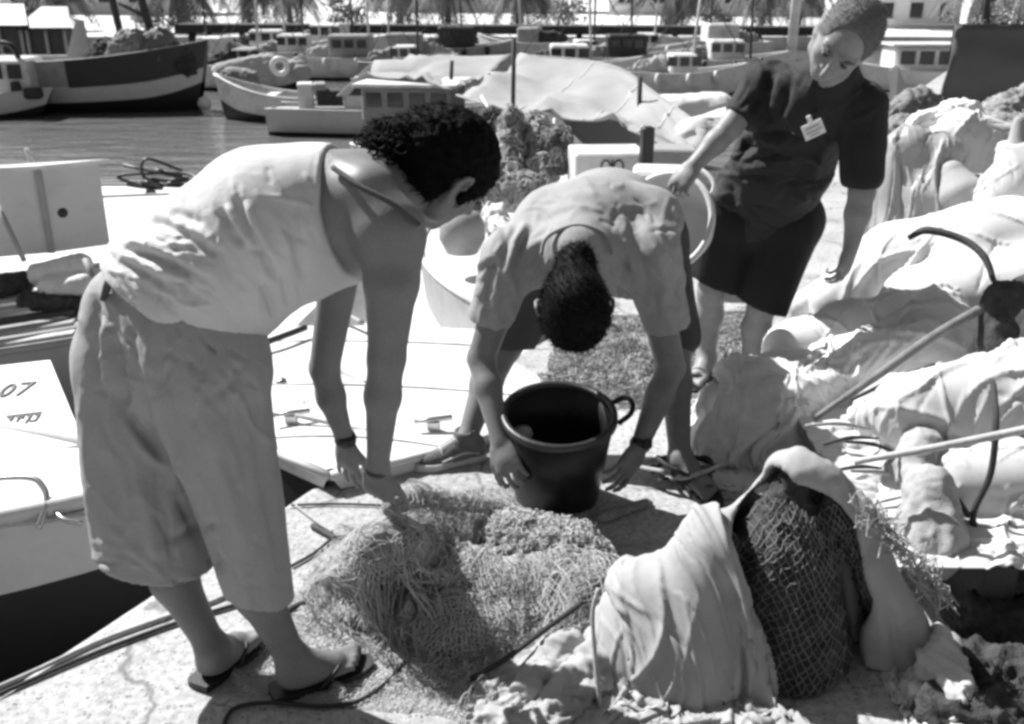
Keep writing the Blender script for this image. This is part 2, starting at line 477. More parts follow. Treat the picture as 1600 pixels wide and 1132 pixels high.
# ------------------------------------------------------------------ draped sheets: a small cloth solver over an implicit shape
def drape(corners, nx, ny, s, z0, excess=1.10, steps=26, iters=6, thick=.006, seed=1, floor=.006, bend=.25, noise=.012, pins=False, fric=.7, fd=None):
    """corners: plan points a, b, c, d (x, y); s: an Sdf to fall on; excess: how much more cloth than ground there is"""
    a, b, c, d = [np.asarray(q, float) for q in corners]; u = np.linspace(0, 1, nx)[:, None, None]; v = np.linspace(0, 1, ny)[None, :, None]
    pl = (a * (1 - u) + b * u) * (1 - v) + (d * (1 - u) + c * u) * v; rng = np.random.RandomState(seed)
    X = np.zeros((nx, ny, 3)); X[..., :2] = pl
    ins_ = s.f < thick; top = np.where(ins_.any(2), s.lo[2] + s.h * (s.f.shape[2] - 1 - np.argmax(ins_[:, :, ::-1], axis=2)), floor)      # the heap seen from above
    hm = top.copy()
    for _ in range(3):                                          # the sheet starts as a tent over it
        p_ = np.pad(hm, 1, mode='edge'); hm = np.maximum(top, (p_[:-2, 1:-1] + p_[2:, 1:-1] + p_[1:-1, :-2] + p_[1:-1, 2:]) / 4)
    ix = np.clip(((pl[..., 0] - s.lo[0]) / s.h).astype(int), 0, s.f.shape[0] - 1); iy = np.clip(((pl[..., 1] - s.lo[1]) / s.h).astype(int), 0, s.f.shape[1] - 1)
    out_ = (pl[..., 0] < s.lo[0]) | (pl[..., 1] < s.lo[1]) | (pl[..., 0] > s.lo[0] + s.h * (s.f.shape[0] - 1)) | (pl[..., 1] > s.lo[1] + s.h * (s.f.shape[1] - 1))
    X[..., 2] = np.where(out_, floor, hm[ix, iy]) + .02 + abs(noise)
    X[..., 2] += noise * 2 * (fbm(np.concatenate([pl * 9, pl[..., :1] * 0], 2).reshape(-1, 3), 3, seed).reshape(nx, ny) - .5)
    W = X.copy(); W[..., 2] = np.where(out_, floor, hm[ix, iy]); D = lambda A, B: np.linalg.norm(A - B, axis=-1)
    for _ in range(2):                                          # the cut of the sheet follows the heap, with cloth to spare
        W[1:-1, 1:-1] = (W[:-2, 1:-1] + W[2:, 1:-1] + W[1:-1, :-2] + W[1:-1, 2:]) / 4
    lx = D(W[1:], W[:-1]) * excess; ly = D(W[:, 1:], W[:, :-1]) * excess; l1 = D(W[1:, 1:], W[:-1, :-1]) * excess; l2 = D(W[1:, :-1], W[:-1, 1:]) * excess; bx = lx[1:] + lx[:-1]; by = ly[:, 1:] + ly[:, :-1]
    f = s.f; g = np.gradient(f, s.h); Vl = np.zeros_like(X); dt = 1 / 45.
    nn = np.array(f.shape) - 2
    def coll(X, Xo):
        q = (X - s.lo) / s.h; i = np.clip(np.floor(q).astype(int), 0, nn); t = np.clip(q - i, 0, 1); ins = ((q >= 0) & (q <= nn + 1)).all(-1)
        d = 0; G_ = [0, 0, 0]
        for dx in (0, 1):
            for dy in (0, 1):
                for dz in (0, 1):
                    w = (t[..., 0] if dx else 1 - t[..., 0]) * (t[..., 1] if dy else 1 - t[..., 1]) * (t[..., 2] if dz else 1 - t[..., 2]); ii = (i[..., 0] + dx, i[..., 1] + dy, i[..., 2] + dz)
                    d = d + w * f[ii]
                    for k in range(3): G_[k] = G_[k] + w * g[k][ii]
        hit = ins & (d < thick); n = np.stack(G_, -1); n /= np.linalg.norm(n, axis=-1)[..., None] + 1e-9
        push = np.where(hit, np.minimum(thick - d, .15), 0)[..., None] * n; X = X + push
        fl = X[..., 2] < floor; X[..., 2] = np.maximum(X[..., 2], floor); m = (hit | fl)[..., None]
        return X, m[..., 0]
    def con(A, B, L, k, both=True):
        e = B - A; ln = np.linalg.norm(e, axis=-1) + 1e-9; w = (ln - L) / ln * .5 * k
        if not both: w = np.where(ln < L, w, 0)
        return e * w[..., None]
    pin = None
    if pins:
        pin = np.zeros((nx, ny), bool); pin[0] = pin[-1] = True; pin[:, 0] = pin[:, -1] = True; kk = pins if isinstance(pins, int) and pins > 1 else 0
        if kk: pin[::kk, ::kk] = True
        X[pin] = W[pin] + V(0, 0, thick)
    if fd is not None:                                          # the spare cloth starts as long folds
        X[..., 2] += np.where(pin if pin is not None else False, 0, .05 * (folds(X.reshape(-1, 3), fd, 1.0, 11, seed, .05).reshape(nx, ny)))
    for st in range(steps):
        Xo = X.copy(); Vl[..., 2] -= 9.8 * dt; Vl *= .94; X = X + Vl * dt
        for it in range(iters):
            for o in (0, 1):
                e = con(X[o:-1:2], X[o + 1::2], lx[o::2], 1.0); X[o:-1:2] += e; X[o + 1::2] -= e
                e = con(X[:, o:-1:2], X[:, o + 1::2], ly[:, o::2], 1.0); X[:, o:-1:2] += e; X[:, o + 1::2] -= e
                e = con(X[o:-1:2, :-1], X[o + 1::2, 1:], l1[o::2], .6); X[o:-1:2, :-1] += e; X[o + 1::2, 1:] -= e
                e = con(X[o:-1:2, 1:], X[o + 1::2, :-1], l2[o::2], .6); X[o:-1:2, 1:] += e; X[o + 1::2, :-1] -= e
            e = con(X[:-2], X[2:], bx, bend * .5, False); X[:-2] += e; X[2:] -= e
            e = con(X[:, :-2], X[:, 2:], by, bend * .5, False); X[:, :-2] += e; X[:, 2:] -= e
            if it % 4 == 3 or it == iters - 1: X, hit = coll(X, Xo)
            if pin is not None: X[pin] = Xo[pin]
        Vl = (X - Xo) / dt; Vl[hit] *= (1 - fric); sp = np.linalg.norm(Vl, axis=-1)[..., None]; Vl *= np.minimum(1, 1.2 / (sp + 1e-9))
    return X
def net_wires(X, r, step=1, sides=3, skip=0.0, seed=1, jit=0.0):
    """the grid of a draped sheet as netting: every mesh side a thin cord"""
    X = X[::step, ::step]; rng = np.random.RandomState(seed); X = X + rng.normal(size=X.shape) * jit; mb_v = []; mb_f = []; o = 0
    for A, B in ((X[:-1], X[1:]), (X[:, :-1], X[:, 1:])):
        A = A.reshape(-1, 3); B = B.reshape(-1, 3); k = rng.rand(len(A)) >= skip; A, B = A[k], B[k]; e = B - A; e /= np.linalg.norm(e, axis=1)[:, None] + 1e-9
        u = np.cross(e, V(.31, .77, .55)); u /= np.linalg.norm(u, axis=1)[:, None] + 1e-9; w = np.cross(e, u); n = len(A); ring = []
        for P_ in (A, B):
            for s_ in range(sides): a = 2 * math.pi * s_ / sides; ring.append(P_ + r * (math.cos(a) * u + math.sin(a) * w))
        vs = np.stack(ring, 1).reshape(-1, 3); base = o + np.arange(n)[:, None] * 2 * sides
        for s_ in range(sides): mb_f.append(np.concatenate([base + s_, base + (s_ + 1) % sides, base + sides + (s_ + 1) % sides, base + sides + s_], 1))
        mb_v.append(vs); o += len(vs)
    return np.concatenate(mb_v), np.concatenate(mb_f)

def upsample(X):
    """twice as many points along both sides of a sheet"""
    for ax in (0, 1):
        X = np.moveaxis(X, ax, 0); m = (X[:-1] + X[1:]) / 2
        if len(X) > 3: m[1:-1] = (9 * (X[1:-2] + X[2:-1]) - X[:-3] - X[3:]) / 16
        Y = np.zeros((2 * len(X) - 1,) + X.shape[1:]); Y[::2] = X; Y[1::2] = m; X = np.moveaxis(Y, 0, ax)
    return X
def sheet_folds(X, n, seed, ang=0.0, spread=.6, amp=1.0, wmin=.008, wmax=.030, lmin=.12, lmax=.6):
    """crisp folds laid along a sheet: crests with a sharp edge and flat flanks, in the sheet's own plane"""
    nx, ny = X.shape[:2]; rng = np.random.RandomState(seed); lu = np.linalg.norm(np.diff(X, axis=0), axis=2).sum(0).mean(); lv = np.linalg.norm(np.diff(X, axis=1), axis=2).sum(1).mean()
    U, W = np.meshgrid(np.linspace(0, lu, nx), np.linspace(0, lv, ny), indexing='ij'); H = np.zeros((nx, ny))
    wob = .03 * (fbm(np.stack([U * 6, W * 6, U * 0], -1).reshape(-1, 3), 2, seed).reshape(nx, ny) - .5)
    for _ in range(n):
        c = (rng.uniform(0, lu), rng.uniform(0, lv)); a = ang + rng.normal() * spread; L = rng.uniform(lmin, lmax); w = rng.uniform(wmin, wmax) * (.6 + .8 * L / lmax); k = rng.normal() * 1.2
        x = (U - c[0]) * math.cos(a) + (W - c[1]) * math.sin(a); y = -(U - c[0]) * math.sin(a) + (W - c[1]) * math.cos(a) - k * x * x + wob
        t = np.clip(1 - (2 * x / L) ** 2, 0, 1); ww = w * (.35 + .65 * t); d = np.where(y > 0, y / ww, -y / (ww * rng.uniform(.35, .9))); pr = np.exp(-(np.sqrt(d * d + .03) - .17) * 1.3)
        H += amp * w * .95 * t ** .7 * pr * (1 if rng.rand() < .65 else -.8)
    du = np.gradient(X, axis=0); dv = np.gradient(X, axis=1); N = np.cross(du, dv); N /= np.linalg.norm(N, axis=2)[..., None] + 1e-9; N *= np.sign((N[..., 2:3]).mean() + 1e-9)
    return X + N * H[..., None]
# ------------------------------------------------------------------ quay and water
def concrete():
    m = mat('quay_concrete', 0.37, 0.9, 0.14, 1.6, 0.55, 70, fine=0.30, fscale=48, dirt=0.22, dscale=2.2)
    n = m.node_tree.nodes; l = m.node_tree.links; b = n['Principled BSDF']
    src = b.inputs['Base Color'].links[0].from_socket
    tc = n.new('ShaderNodeTexCoord'); vo = n.new('ShaderNodeTexVoronoi'); vo.inputs['Scale'].default_value = 80.0
    l.new(tc.outputs['Object'], vo.inputs['Vector'])
    rp = n.new('ShaderNodeValToRGB'); rp.color_ramp.elements[0].position = 0.05; rp.color_ramp.elements[0].color = (0.35, 0.35, 0.35, 1)
    rp.color_ramp.elements[1].position = 0.24; rp.color_ramp.elements[1].color = (1, 1, 1, 1)
    nz = n.new('ShaderNodeTexNoise'); nz.inputs['Scale'].default_value = 28.0; l.new(tc.outputs['Object'], nz.inputs['Vector'])
    ad = n.new('ShaderNodeMath'); ad.operation = 'MULTIPLY_ADD'; ad.inputs[1].default_value = -0.9; ad.inputs[2].default_value = 0.42
    l.new(nz.outputs['Fac'], ad.inputs[0])
    a2 = n.new('ShaderNodeMath'); a2.operation = 'ADD'; l.new(vo.outputs['Distance'], a2.inputs[0]); l.new(ad.outputs[0], a2.inputs[1])
    l.new(a2.outputs[0], rp.inputs['Fac'])
    mx = n.new('ShaderNodeMixRGB'); mx.blend_type = 'MULTIPLY'; mx.inputs['Fac'].default_value = 1.0
    l.new(src, mx.inputs['Color1']); l.new(rp.outputs['Color'], mx.inputs['Color2']); l.new(mx.outputs['Color'], b.inputs['Base Color'])
    # cracks and dark wet or oily patches
    src = b.inputs['Base Color'].links[0].from_socket
    cv = n.new('ShaderNodeTexVoronoi'); cv.feature = 'DISTANCE_TO_EDGE'; cv.inputs['Scale'].default_value = 1.15; nw = n.new('ShaderNodeTexNoise'); nw.inputs['Scale'].default_value = 4.0; nw.inputs['Detail'].default_value = 5.0
    l.new(tc.outputs['Object'], nw.inputs['Vector']); mxv = n.new('ShaderNodeMixRGB'); mxv.inputs['Fac'].default_value = 0.22; l.new(tc.outputs['Object'], mxv.inputs['Color1']); l.new(nw.outputs['Color'], mxv.inputs['Color2']); l.new(mxv.outputs['Color'], cv.inputs['Vector'])
    cr = n.new('ShaderNodeValToRGB'); cr.color_ramp.elements[0].position = 0.003; cr.color_ramp.elements[0].color = (.35, .35, .35, 1); cr.color_ramp.elements[1].position = 0.010; cr.color_ramp.elements[1].color = (1, 1, 1, 1); l.new(cv.outputs['Distance'], cr.inputs['Fac'])
    sn = n.new('ShaderNodeTexNoise'); sn.inputs['Scale'].default_value = 2.6; sn.inputs['Detail'].default_value = 6.0; sn.inputs['Roughness'].default_value = .6; l.new(tc.outputs['Object'], sn.inputs['Vector'])
    sr = n.new('ShaderNodeValToRGB'); sr.color_ramp.elements[0].position = 0.56; sr.color_ramp.elements[0].color = (1, 1, 1, 1); sr.color_ramp.elements[1].position = 0.66; sr.color_ramp.elements[1].color = (.62, .62, .62, 1); l.new(sn.outputs['Fac'], sr.inputs['Fac'])
    for r_ in (cr, sr):
        m2 = n.new('ShaderNodeMixRGB'); m2.blend_type = 'MULTIPLY'; m2.inputs['Fac'].default_value = 0.8; l.new(src, m2.inputs['Color1']); l.new(r_.outputs['Color'], m2.inputs['Color2']); src = m2.outputs['Color']
    l.new(src, b.inputs['Base Color'])
    return m
M['concrete'] = concrete()
WZ = -0.70
EDGE0 = V(-1.26, 1.98); EDGE_D = nrm(V(1.23, 2.29))           # the quay edge on the ground
def edge_pt(t, off=0.0):
    n = V(EDGE_D[1], -EDGE_D[0])                               # towards the land
    q = EDGE0 + EDGE_D * t + n * off
    return q
def quay():
    """top with a worn edge, wall down into the water; the land side runs far to the right"""
    ts = np.concatenate([np.arange(-6, 9, 0.06), np.arange(9, 46, 1.5)])
    rng = np.random.RandomState(3); wob = 0.010 * (fbm(np.stack([ts * 2.5, ts * 0, ts * 0], 1), 3, 5) - .5) * 2
    prof = [(-0.02, -1.6), (0.0, -0.055), (0.012, -0.014), (0.045, 0.0), (0.6, 0.0), (2.5, 0.0), (60.0, 0.0)]
    Pts = []
    for off, z in prof:
        row = []
        for t, w in zip(ts, wob):
            q = edge_pt(t, off + (w if off < .3 else 0)); row.append((q[0], q[1], z + (w * .25 if -0.03 < z < 0 else 0)))
        Pts.append(row)
    mb = MB(); mb.grid(np.array(Pts).transpose(1, 0, 2), smooth=False)
    o = mb.build('quay', M['concrete'], None, (0, 0, 0)); tag(o, kind='structure')
quay()
def water():
    m = bpy.data.materials.new('water'); m.use_nodes = True
    n = m.node_tree.nodes; l = m.node_tree.links; b = n['Principled BSDF']
    b.inputs['Base Color'].default_value = (0.13, 0.13, 0.13, 1); b.inputs['Roughness'].default_value = 0.02; b.inputs['IOR'].default_value = 1.33
    tc = n.new('ShaderNodeTexCoord'); mp = n.new('ShaderNodeMapping'); mp.inputs['Scale'].default_value = (0.5, 1.5, 1)
    l.new(tc.outputs['Object'], mp.inputs['Vector'])
    t1 = n.new('ShaderNodeTexNoise'); t1.inputs['Scale'].default_value = 1.6; t1.inputs['Detail'].default_value = 3.0; t1.inputs['Distortion'].default_value = 0.6
    l.new(mp.outputs['Vector'], t1.inputs['Vector'])
    bp = n.new('ShaderNodeBump'); bp.inputs['Strength'].default_value = 1.0; bp.inputs['Distance'].default_value = 0.05
    t2 = n.new('ShaderNodeTexNoise'); t2.inputs['Scale'].default_value = 7.0; t2.inputs['Detail'].default_value = 2.0; l.new(mp.outputs['Vector'], t2.inputs['Vector'])
    b0 = n.new('ShaderNodeBump'); b0.inputs['Strength'].default_value = 0.5; b0.inputs['Distance'].default_value = 0.012; l.new(t2.outputs['Fac'], b0.inputs['Height']); l.new(b0.outputs['Normal'], bp.inputs['Normal'])
    l.new(t1.outputs['Fac'], bp.inputs['Height']); l.new(bp.outputs['Normal'], b.inputs['Normal'])
    mb = MB(); mb.grid([[(-90, -6, WZ), (60, -6, WZ)], [(-90, 40, WZ), (60, 40, WZ)]], smooth=False)
    o = mb.build('water', m, None, (0, 0, WZ)); tag(o, kind='structure')
water()
# ------------------------------------------------------------------ people
def folds(v, d, along, across, seed, warp=0.03, sharp=1.4):
    """cloth folds that run along d; 0 in the valleys, 1 on the crests"""
    w = np.stack([fbm(v * 5, 2, seed + 70 + k) - .5 for k in range(3)], 1) * warp * 2
    c = aniso(v + w, d, along, across)
    a = 1 - np.abs(2 * vnoise(c, seed) - 1); b = 1 - np.abs(2 * vnoise(c * 2.1 + 5, seed + 1) - 1); e = 1 - np.abs(2 * vnoise(c * 4.3 + 11, seed + 2) - 1)
    m = np.clip(fbm(v * 4, 2, seed + 33) * 2.4 - .5, .15, 1)                # folds come and go
    return .42 + m * (np.clip(a, 0, 1) ** sharp * .58 + np.clip(b, 0, 1) ** (sharp + .6) * .32 + np.clip(e, 0, 1) ** 2.2 * .16 - .42)
def frame(fwd, up):
    """rows: right, forward, up"""
    f = nrm(fwd); r = nrm(np.cross(f, up)); u = np.cross(r, f); return np.array([r, f, u])

def add_hand(s, w, d, nrml, side, sc=1.0, curl=(0.25, 0.35, 0.4), spread=0.10, thumb=0.6, k=0.008, curls=None):
    """hand from the wrist w along d; nrml points out of the back of the hand; side is the way to the thumb (+1/-1)"""
    d = nrm(d); nb = nrm(np.asarray(nrml) - d * (np.asarray(nrml) @ d)); t = np.cross(nb, d) * side    # t: towards the thumb
    L = 0.088 * sc
    s.cap(w - d * 0.01, w + d * L * 0.55, 0.026 * sc, 0.036 * sc, 0.015, (nb, 0.55))
    s.cap(w + d * L * 0.4 + t * .012 * sc, w + d * L * 0.9 + t * .020 * sc, 0.024 * sc, 0.019 * sc, 0.012, (nb, 0.62))
    s.cap(w + d * L * 0.4 - t * .012 * sc, w + d * L * 0.86 - t * .022 * sc, 0.024 * sc, 0.018 * sc, 0.012, (nb, 0.62))
    lens = [0.074, 0.083, 0.077, 0.061]; offs = [0.0335, 0.0115, -0.0110, -0.0325]
    for i in range(4):
        p = w + d * L * (0.93 if i in (1, 2) else 0.86) + t * offs[i] * sc
        dd = nrm(d + t * spread * (1.5 - i)); a = 0.0
        r = (0.0088, 0.0090, 0.0086, 0.0076)[i] * sc
        fr = [0.45, 0.30, 0.25]; cc = curl if curls is None else curls[i]
        for q in range(3):
            a += cc[q]
            e = p + (dd * math.cos(a) - nb * math.sin(a)) * lens[i] * fr[q] * sc
            s.cap(p, e, r, r * 0.90, k * .6 if q == 0 else 0.002); s.cap(e, e, r * 1.04, r * 1.04, .002) if q < 2 else None; p = e; r *= 0.93
    p = w + d * L * 0.22 + t * 0.022 * sc
    dd = nrm(d * 0.75 + t * thumb - nb * 0.35); e = p + dd * 0.042 * sc
    s.cap(p, e, 0.016 * sc, 0.0125 * sc, 0.010)
    dd = nrm(d * 0.95 + t * thumb * 0.35 - nb * 0.35); e2 = e + dd * 0.032 * sc; s.cap(e, e2, 0.0118 * sc, 0.0105 * sc, 0.004)
    e3 = e2 + nrm(dd - nb * .25) * 0.026 * sc; s.cap(e2, e3, 0.0105 * sc, 0.0085 * sc, 0.003)

def add_foot(s, ankle, heel, toe, w=0.042, toes=True, right=True):
    """bare foot: heel and toe are on the sole"""
    heel = np.asarray(heel, float); toe = np.asarray(toe, float); d = nrm(toe - heel); L = np.linalg.norm(toe - heel)
    up = V(0, 0, 1); sd = np.cross(d, up) * (-1 if right else 1)                # towards the big toe
    s.cap(ankle, heel + d * .045 + up * .035, 0.036, 0.034, 0.03)
    s.cap(heel + d * .03 + up * .03, heel + d * L * .35 + up * .028, 0.031, 0.030, 0.02)
    s.cap(ankle + d * .01 - up * .01, heel + d * L * .62 + up * .030, 0.036, 0.026, 0.03, (up, .9))
    s.cap(heel + d * L * .3 + up * .024, heel + d * L * .60 + up * .020, 0.034, w * .95, 0.025, (up, .5))
    if toes:
        for i in range(5):
            o = (0.030 - 0.0155 * i); ln = (0.98, 0.97, 0.93, 0.88, 0.82)[i]; r = (0.014, 0.0095, 0.009, 0.0085, 0.008)[i]
            a = heel + d * L * (.64 - .02 * i) + sd * o + up * .020
            s.cap(a, heel + d * L * (ln - .06) + sd * o * 1.05 + up * (.022 - .001 * i), r * 1.15, r, 0.008)
            s.cap(heel + d * L * (ln - .06) + sd * o * 1.05 + up * .021, heel + d * L * (ln - .02) + sd * o * 1.05 + up * .014, r, r * .92, 0.003)

def add_head(s, c, R, sc=1.0, eo=.006, nose=1.0):
    """c: centre of the skull; R rows: right, forward, up"""
    r, f, u = R; p = lambda x, y, z: c + (r * x + f * y + u * z) * sc
    E = lambda x, y, z, a, b, d, k=0.012, op='add': s.ell(p(x, y, z), V(a, b, d) * sc, R, k, op)
    E(0, -.012, .030, .076, .095, .086)                      # skull
    E(0, .030, .000, .068, .066, .085, .02)                  # face
    E(0, .042, -.060, .050, .048, .052, .03)                 # jaw
    E(0, .070, -.093, .024, .020, .018, .02)                 # chin
    for sx in (-1, 1):
        E(sx * .036, .062, -.018, .026, .026, .024, .015)    # cheek
        E(sx * .033, .100, .014, .021, .022, .015, .010, 'sub')   # eye socket
        E(sx * .032, .078, .014, .013, .013, .0125, .003)    # eye
        E(sx * .032, .0835, .0215, .0165, .010, .006, .004)  # lid
        s.cap(p(sx * .012, .097, .035), p(sx * .050, .080, .036), .010 * sc, .008 * sc, .012)   # brow
        ear = [(.074, .010, -.030), (.080, -.006, -.036), (.087, -.022, -.018), (.092, -.030, .006), (.091, -.024, .026), (.086, -.008, .033), (.078, .006, .022), (.074, .008, .004)]
        for i in range(len(ear) - 1): s.cap(p(sx * (ear[i][0] + eo * .66 + eo * (i in (2, 3, 4, 5))), ear[i][1], ear[i][2]), p(sx * (ear[i + 1][0] + eo * .66 + eo * (i + 1 in (2, 3, 4, 5))), ear[i + 1][1], ear[i + 1][2]), .0068 * sc, .0062 * sc, .002)   # ear
        s.cap(p(sx * .076, -.010, -.012), p(sx * .078, -.012, .016), .010 * sc, .010 * sc, .006)
        s.ell(p(sx * .092, -.006, -.001), V(.010, .012, .017) * sc, R, .002, 'sub')
        s.cap(p(sx * .055, .02, -.07), p(sx * .060, -.01, -.03), .018 * sc, .018 * sc, .03)
    s.cap(p(0, .094, .024), p(0, .120 * nose, -.018), .009 * sc, .0125 * sc, .012)              # nose
    for sx in (-1, 1): E(sx * .013, .100, -.022, .010, .012, .009, .006)
    s.cap(p(-.018, .088, -.052), p(.018, .088, -.052), .008 * sc, .008 * sc, .006)              # lips
    s.cap(p(-.016, .086, -.064), p(.016, .086, -.064), .009 * sc, .009 * sc, .006)
    s.cap(p(-.022, .099, -.058), p(.022, .099, -.058), .003 * sc, .003 * sc, .003, None, 'sub')

def hair_cap(s, c, R, sc=1.0, grow=0.012, line=0.62, back=-.02, low=-.03):
    r, f, u = R; p = lambda x, y, z: c + (r * x + f * y + u * z) * sc
    s.ell(p(0, -.014, .032), V(.076 + grow, .095 + grow, .086 + grow) * sc, R, 0)
    s.ell(p(0, -.040, -.020), V(.068 + grow * .6, .066 + grow * .6, .075) * sc, R, 0.02)
    s.ell(p(0, .115, -.045), V(.11, .085, .115) * sc, R, 0.012, 'sub')               # the face stays free
    for sx in (-1, 1): s.ell(p(sx * .106, -.008, -.004), V(.040, .027, .039) * sc, R, 0.004, 'sub'); s.ell(p(sx * .09, .03, -.065), V(.05, .05, .035) * sc, R, 0.006, 'sub')
    s.cut(p(0, back, low - .075), -u)

def hair_fuzz(o, n, ln, r, seed, m, flow):
    """short hairs standing off a head of hair"""
    vs = np.array([v.co for v in o.data.vertices]) + _org(o); fs = np.array([list(p.vertices) for p in o.data.polygons]); N = vnormals(vs, fs); rng = np.random.RandomState(seed); mb = MB()
    for i in rng.randint(0, len(vs), n):
        d = nrm(N[i] * .55 + np.asarray(flow) * .8 + rng.normal(size=3) * .35); L = ln * rng.uniform(.6, 1.3); mb.tube(np.array([vs[i] - N[i] * .002, vs[i] + d * L * .5 + N[i] * .001, vs[i] + d * L]), [r, r * .8, r * .3], 3, False)
    mb.build('hair_tips', M[m], o)
# ---- the woman on the left
def woman():
    base = V(-.66, 2.05, 0)
    t = thing('person', 'woman in white sleeveless top and pale cropped trousers bending over the net', 'person', base)
    J = dict(hipL=P(225, 520, 2.17), hipR=P(325, 545, 2.02), pel=P(265, 490, 2.10), waist=P(300, 450, 2.10), mid=P(400, 372, 2.11),
             chest=P(505, 335, 2.13), neck0=P(590, 295, 2.16), neck1=P(655, 285, 2.19),
             shR=P(612, 372, 2.01), elR=P(604, 560, 1.98), wrR=P(590, 735, 2.03),
             shL=P(535, 400, 2.30), elL=P(507, 575, 2.36), wrL=P(540, 690, 2.38))
    kR, kL = P(385, 800, 1.99), P(262, 800, 2.12)
    hR, tR = G(437, 1088), G(572, 1042); hL, tL = G(318, 1072), G(402, 1003)
    ankR = P(432, 1035, 1.965) ; ankL = P(322, 1030, 2.02)
    ankR = np.array([hR[0] + .035, hR[1] + .025, .085]); ankL = np.array([hL[0] + .025, hL[1] + .03, .085])
    s = Sdf((-1.15, 1.78, -.02), (-.02, 2.62, 1.50), 0.0050)
    # legs
    cR = P(402, 925, 1.985); cL = P(272, 905, 2.055)
    s.cap(J['hipR'], kR, .085, .058, .03); s.cap(J['hipL'], kL, .085, .058, .03)
    s.cap(kR, cR, .054, .053, .02); s.cap(cR, ankR, .053, .034, .03)
    s.cap(kL, cL, .054, .053, .02); s.cap(cL, ankL, .053, .034, .03)
    add_foot(s, ankR, hR + V(0, 0, .020), tR + V(0, 0, .020), .040, True, True)
    add_foot(s, ankL, hL + V(0, 0, .020), tL + V(0, 0, .020), .040, True, False)
    # trunk
    s.cap(J['hipL'], J['hipR'], .11, .11, .05); s.cap(J['pel'], J['mid'], .125, .115, .05); s.cap(J['mid'], J['chest'], .12, .125, .05)
    s.cap(J['shL'], J['shR'], .052, .058, .06); s.cap(J['chest'], P(560, 318, 2.13), .128, .112, .05); s.cap(P(560, 318, 2.13), J['neck0'], .112, .070, .05); s.cap(J['neck0'], J['neck1'], .056, .052, .04)
    # shoulder blades and arms
    s.cap(P(575, 300, 2.03), P(600, 345, 2.0), .055, .058, .05)
    s.cap(J['shR'], P(612, 440, 1.985), .064, .056, .045); s.cap(P(612, 440, 1.985), J['elR'], .056, .040, .02)
    s.cap(J['elR'], P(598, 620, 1.985), .040, .038, .015); s.cap(P(598, 620, 1.985), J['wrR'], .038, .0245, .02, (V(0, 1, 0), .9))
    s.cap(J['shL'], J['elL'], .050, .039, .03); s.cap(J['elL'], P(517, 620, 2.37), .038, .036, .012); s.cap(P(517, 620, 2.37), J['wrL'], .036, .0225, .02)
    add_hand(s, J['wrL'], P(544, 742, 2.395) - J['wrL'], V(-.55, -.8, .15), 1, .95, (.10, .16, .16), .16, .5)
    add_hand(s, J['wrR'], P(589, 790, 2.07) - J['wrR'], V(-.3, -.85, .2), 1, .95, (.45, .6, .5), .10, .55)
    # head: looking down towards the net
    hc = P(694, 270, 2.20); R = frame(V(.50, .52, -.70), V(.66, .10, .74))
    add_head(s, hc, R, 1.03)
    s.cap(J['neck1'], hc - R[2] * .05 - R[1] * .035, .050, .050, .035)
    sdf_obj('body', s, M['skin_woman'], t, it=2)
    # hair: a dark mass with a curly knot
    h = Sdf((-.52, 2.0, 1.0), (.05, 2.42, 1.52), 0.0055)
    hair_cap(h, hc, R, 1.04, .018, low=.01)
    h.ell(P(672, 225, 2.20), (.085, .085, .072), None, .03); h.ell(P(612, 228, 2.20), (.062, .06, .058), None, .03); h.ell(P(588, 252, 2.19), (.035, .04, .035), None, .02)
    h.ell(P(722, 232, 2.18), (.055, .06, .055), None, .03)
    hair = sdf_obj('hair', h, M['hair_black'], t, lambda v, N: 0.012 * (ridged(v * 42, 3, 4) - .45))
    hair_fuzz(hair, 3600, .015, .0008, 6, 'hair_black', V(-1.4, -.1, -.1))
    mb = MB(); rng = np.random.RandomState(5)
    for i in range(230):
        if i < 190:
            c = P(610 + rng.normal() * 15, 234 + rng.normal() * 20, 2.17 + rng.normal() * .03); d0 = nrm(rng.normal(size=3)); n = 16
        else:
            c = P(rng.uniform(625, 745), rng.uniform(190, 220), 2.17 + rng.normal() * .02); d0 = nrm(V(rng.normal(), rng.normal(), .2 + rng.normal() * .4)); n = 12
        a0 = rng.uniform(0, 6.3); rr = rng.uniform(.006, .014); q = np.linspace(0, 1, n)
        e1 = nrm(np.cross(d0, V(.3, .5, .8))); e2 = np.cross(d0, e1); w = rng.uniform(6, 11); ln = rng.uniform(.02, .045)
        pts = c + d0 * (q[:, None] - .4) * ln + e1 * (np.cos(a0 + w * q) * rr)[:, None] + e2 * (np.sin(a0 + w * q) * rr)[:, None]
        mb.tube(pts, [.0030, .0024, .0012], 3, False)
    mb.build('curls', M['hair_black'], hair)
    # trousers: wide, cropped, with deep folds
    q = Sdf((-1.22, 1.72, .14), (-.42, 2.45, 1.16), 0.0052)
    q.cap(P(255, 505, 2.10), P(300, 510, 2.06), .150, .150, .04); q.cap(P(215, 560, 2.13), P(335, 580, 2.02), .145, .125, .05)
    q.cap(P(200, 480, 2.10), P(270, 450, 2.1), .090, .12, .05)
    q.cap(P(215, 600, 2.12), P(245, 885, 2.06), .135, .142, .03)
    q.cap(P(330, 600, 2.02), P(408, 935, 1.975), .125, .078, .012)
    q.cut(P(245, 868, 2.06), V(-.22, -.05, -1))
    q.cut(P(330, 440, 2.1), V(.40, .05, .75))
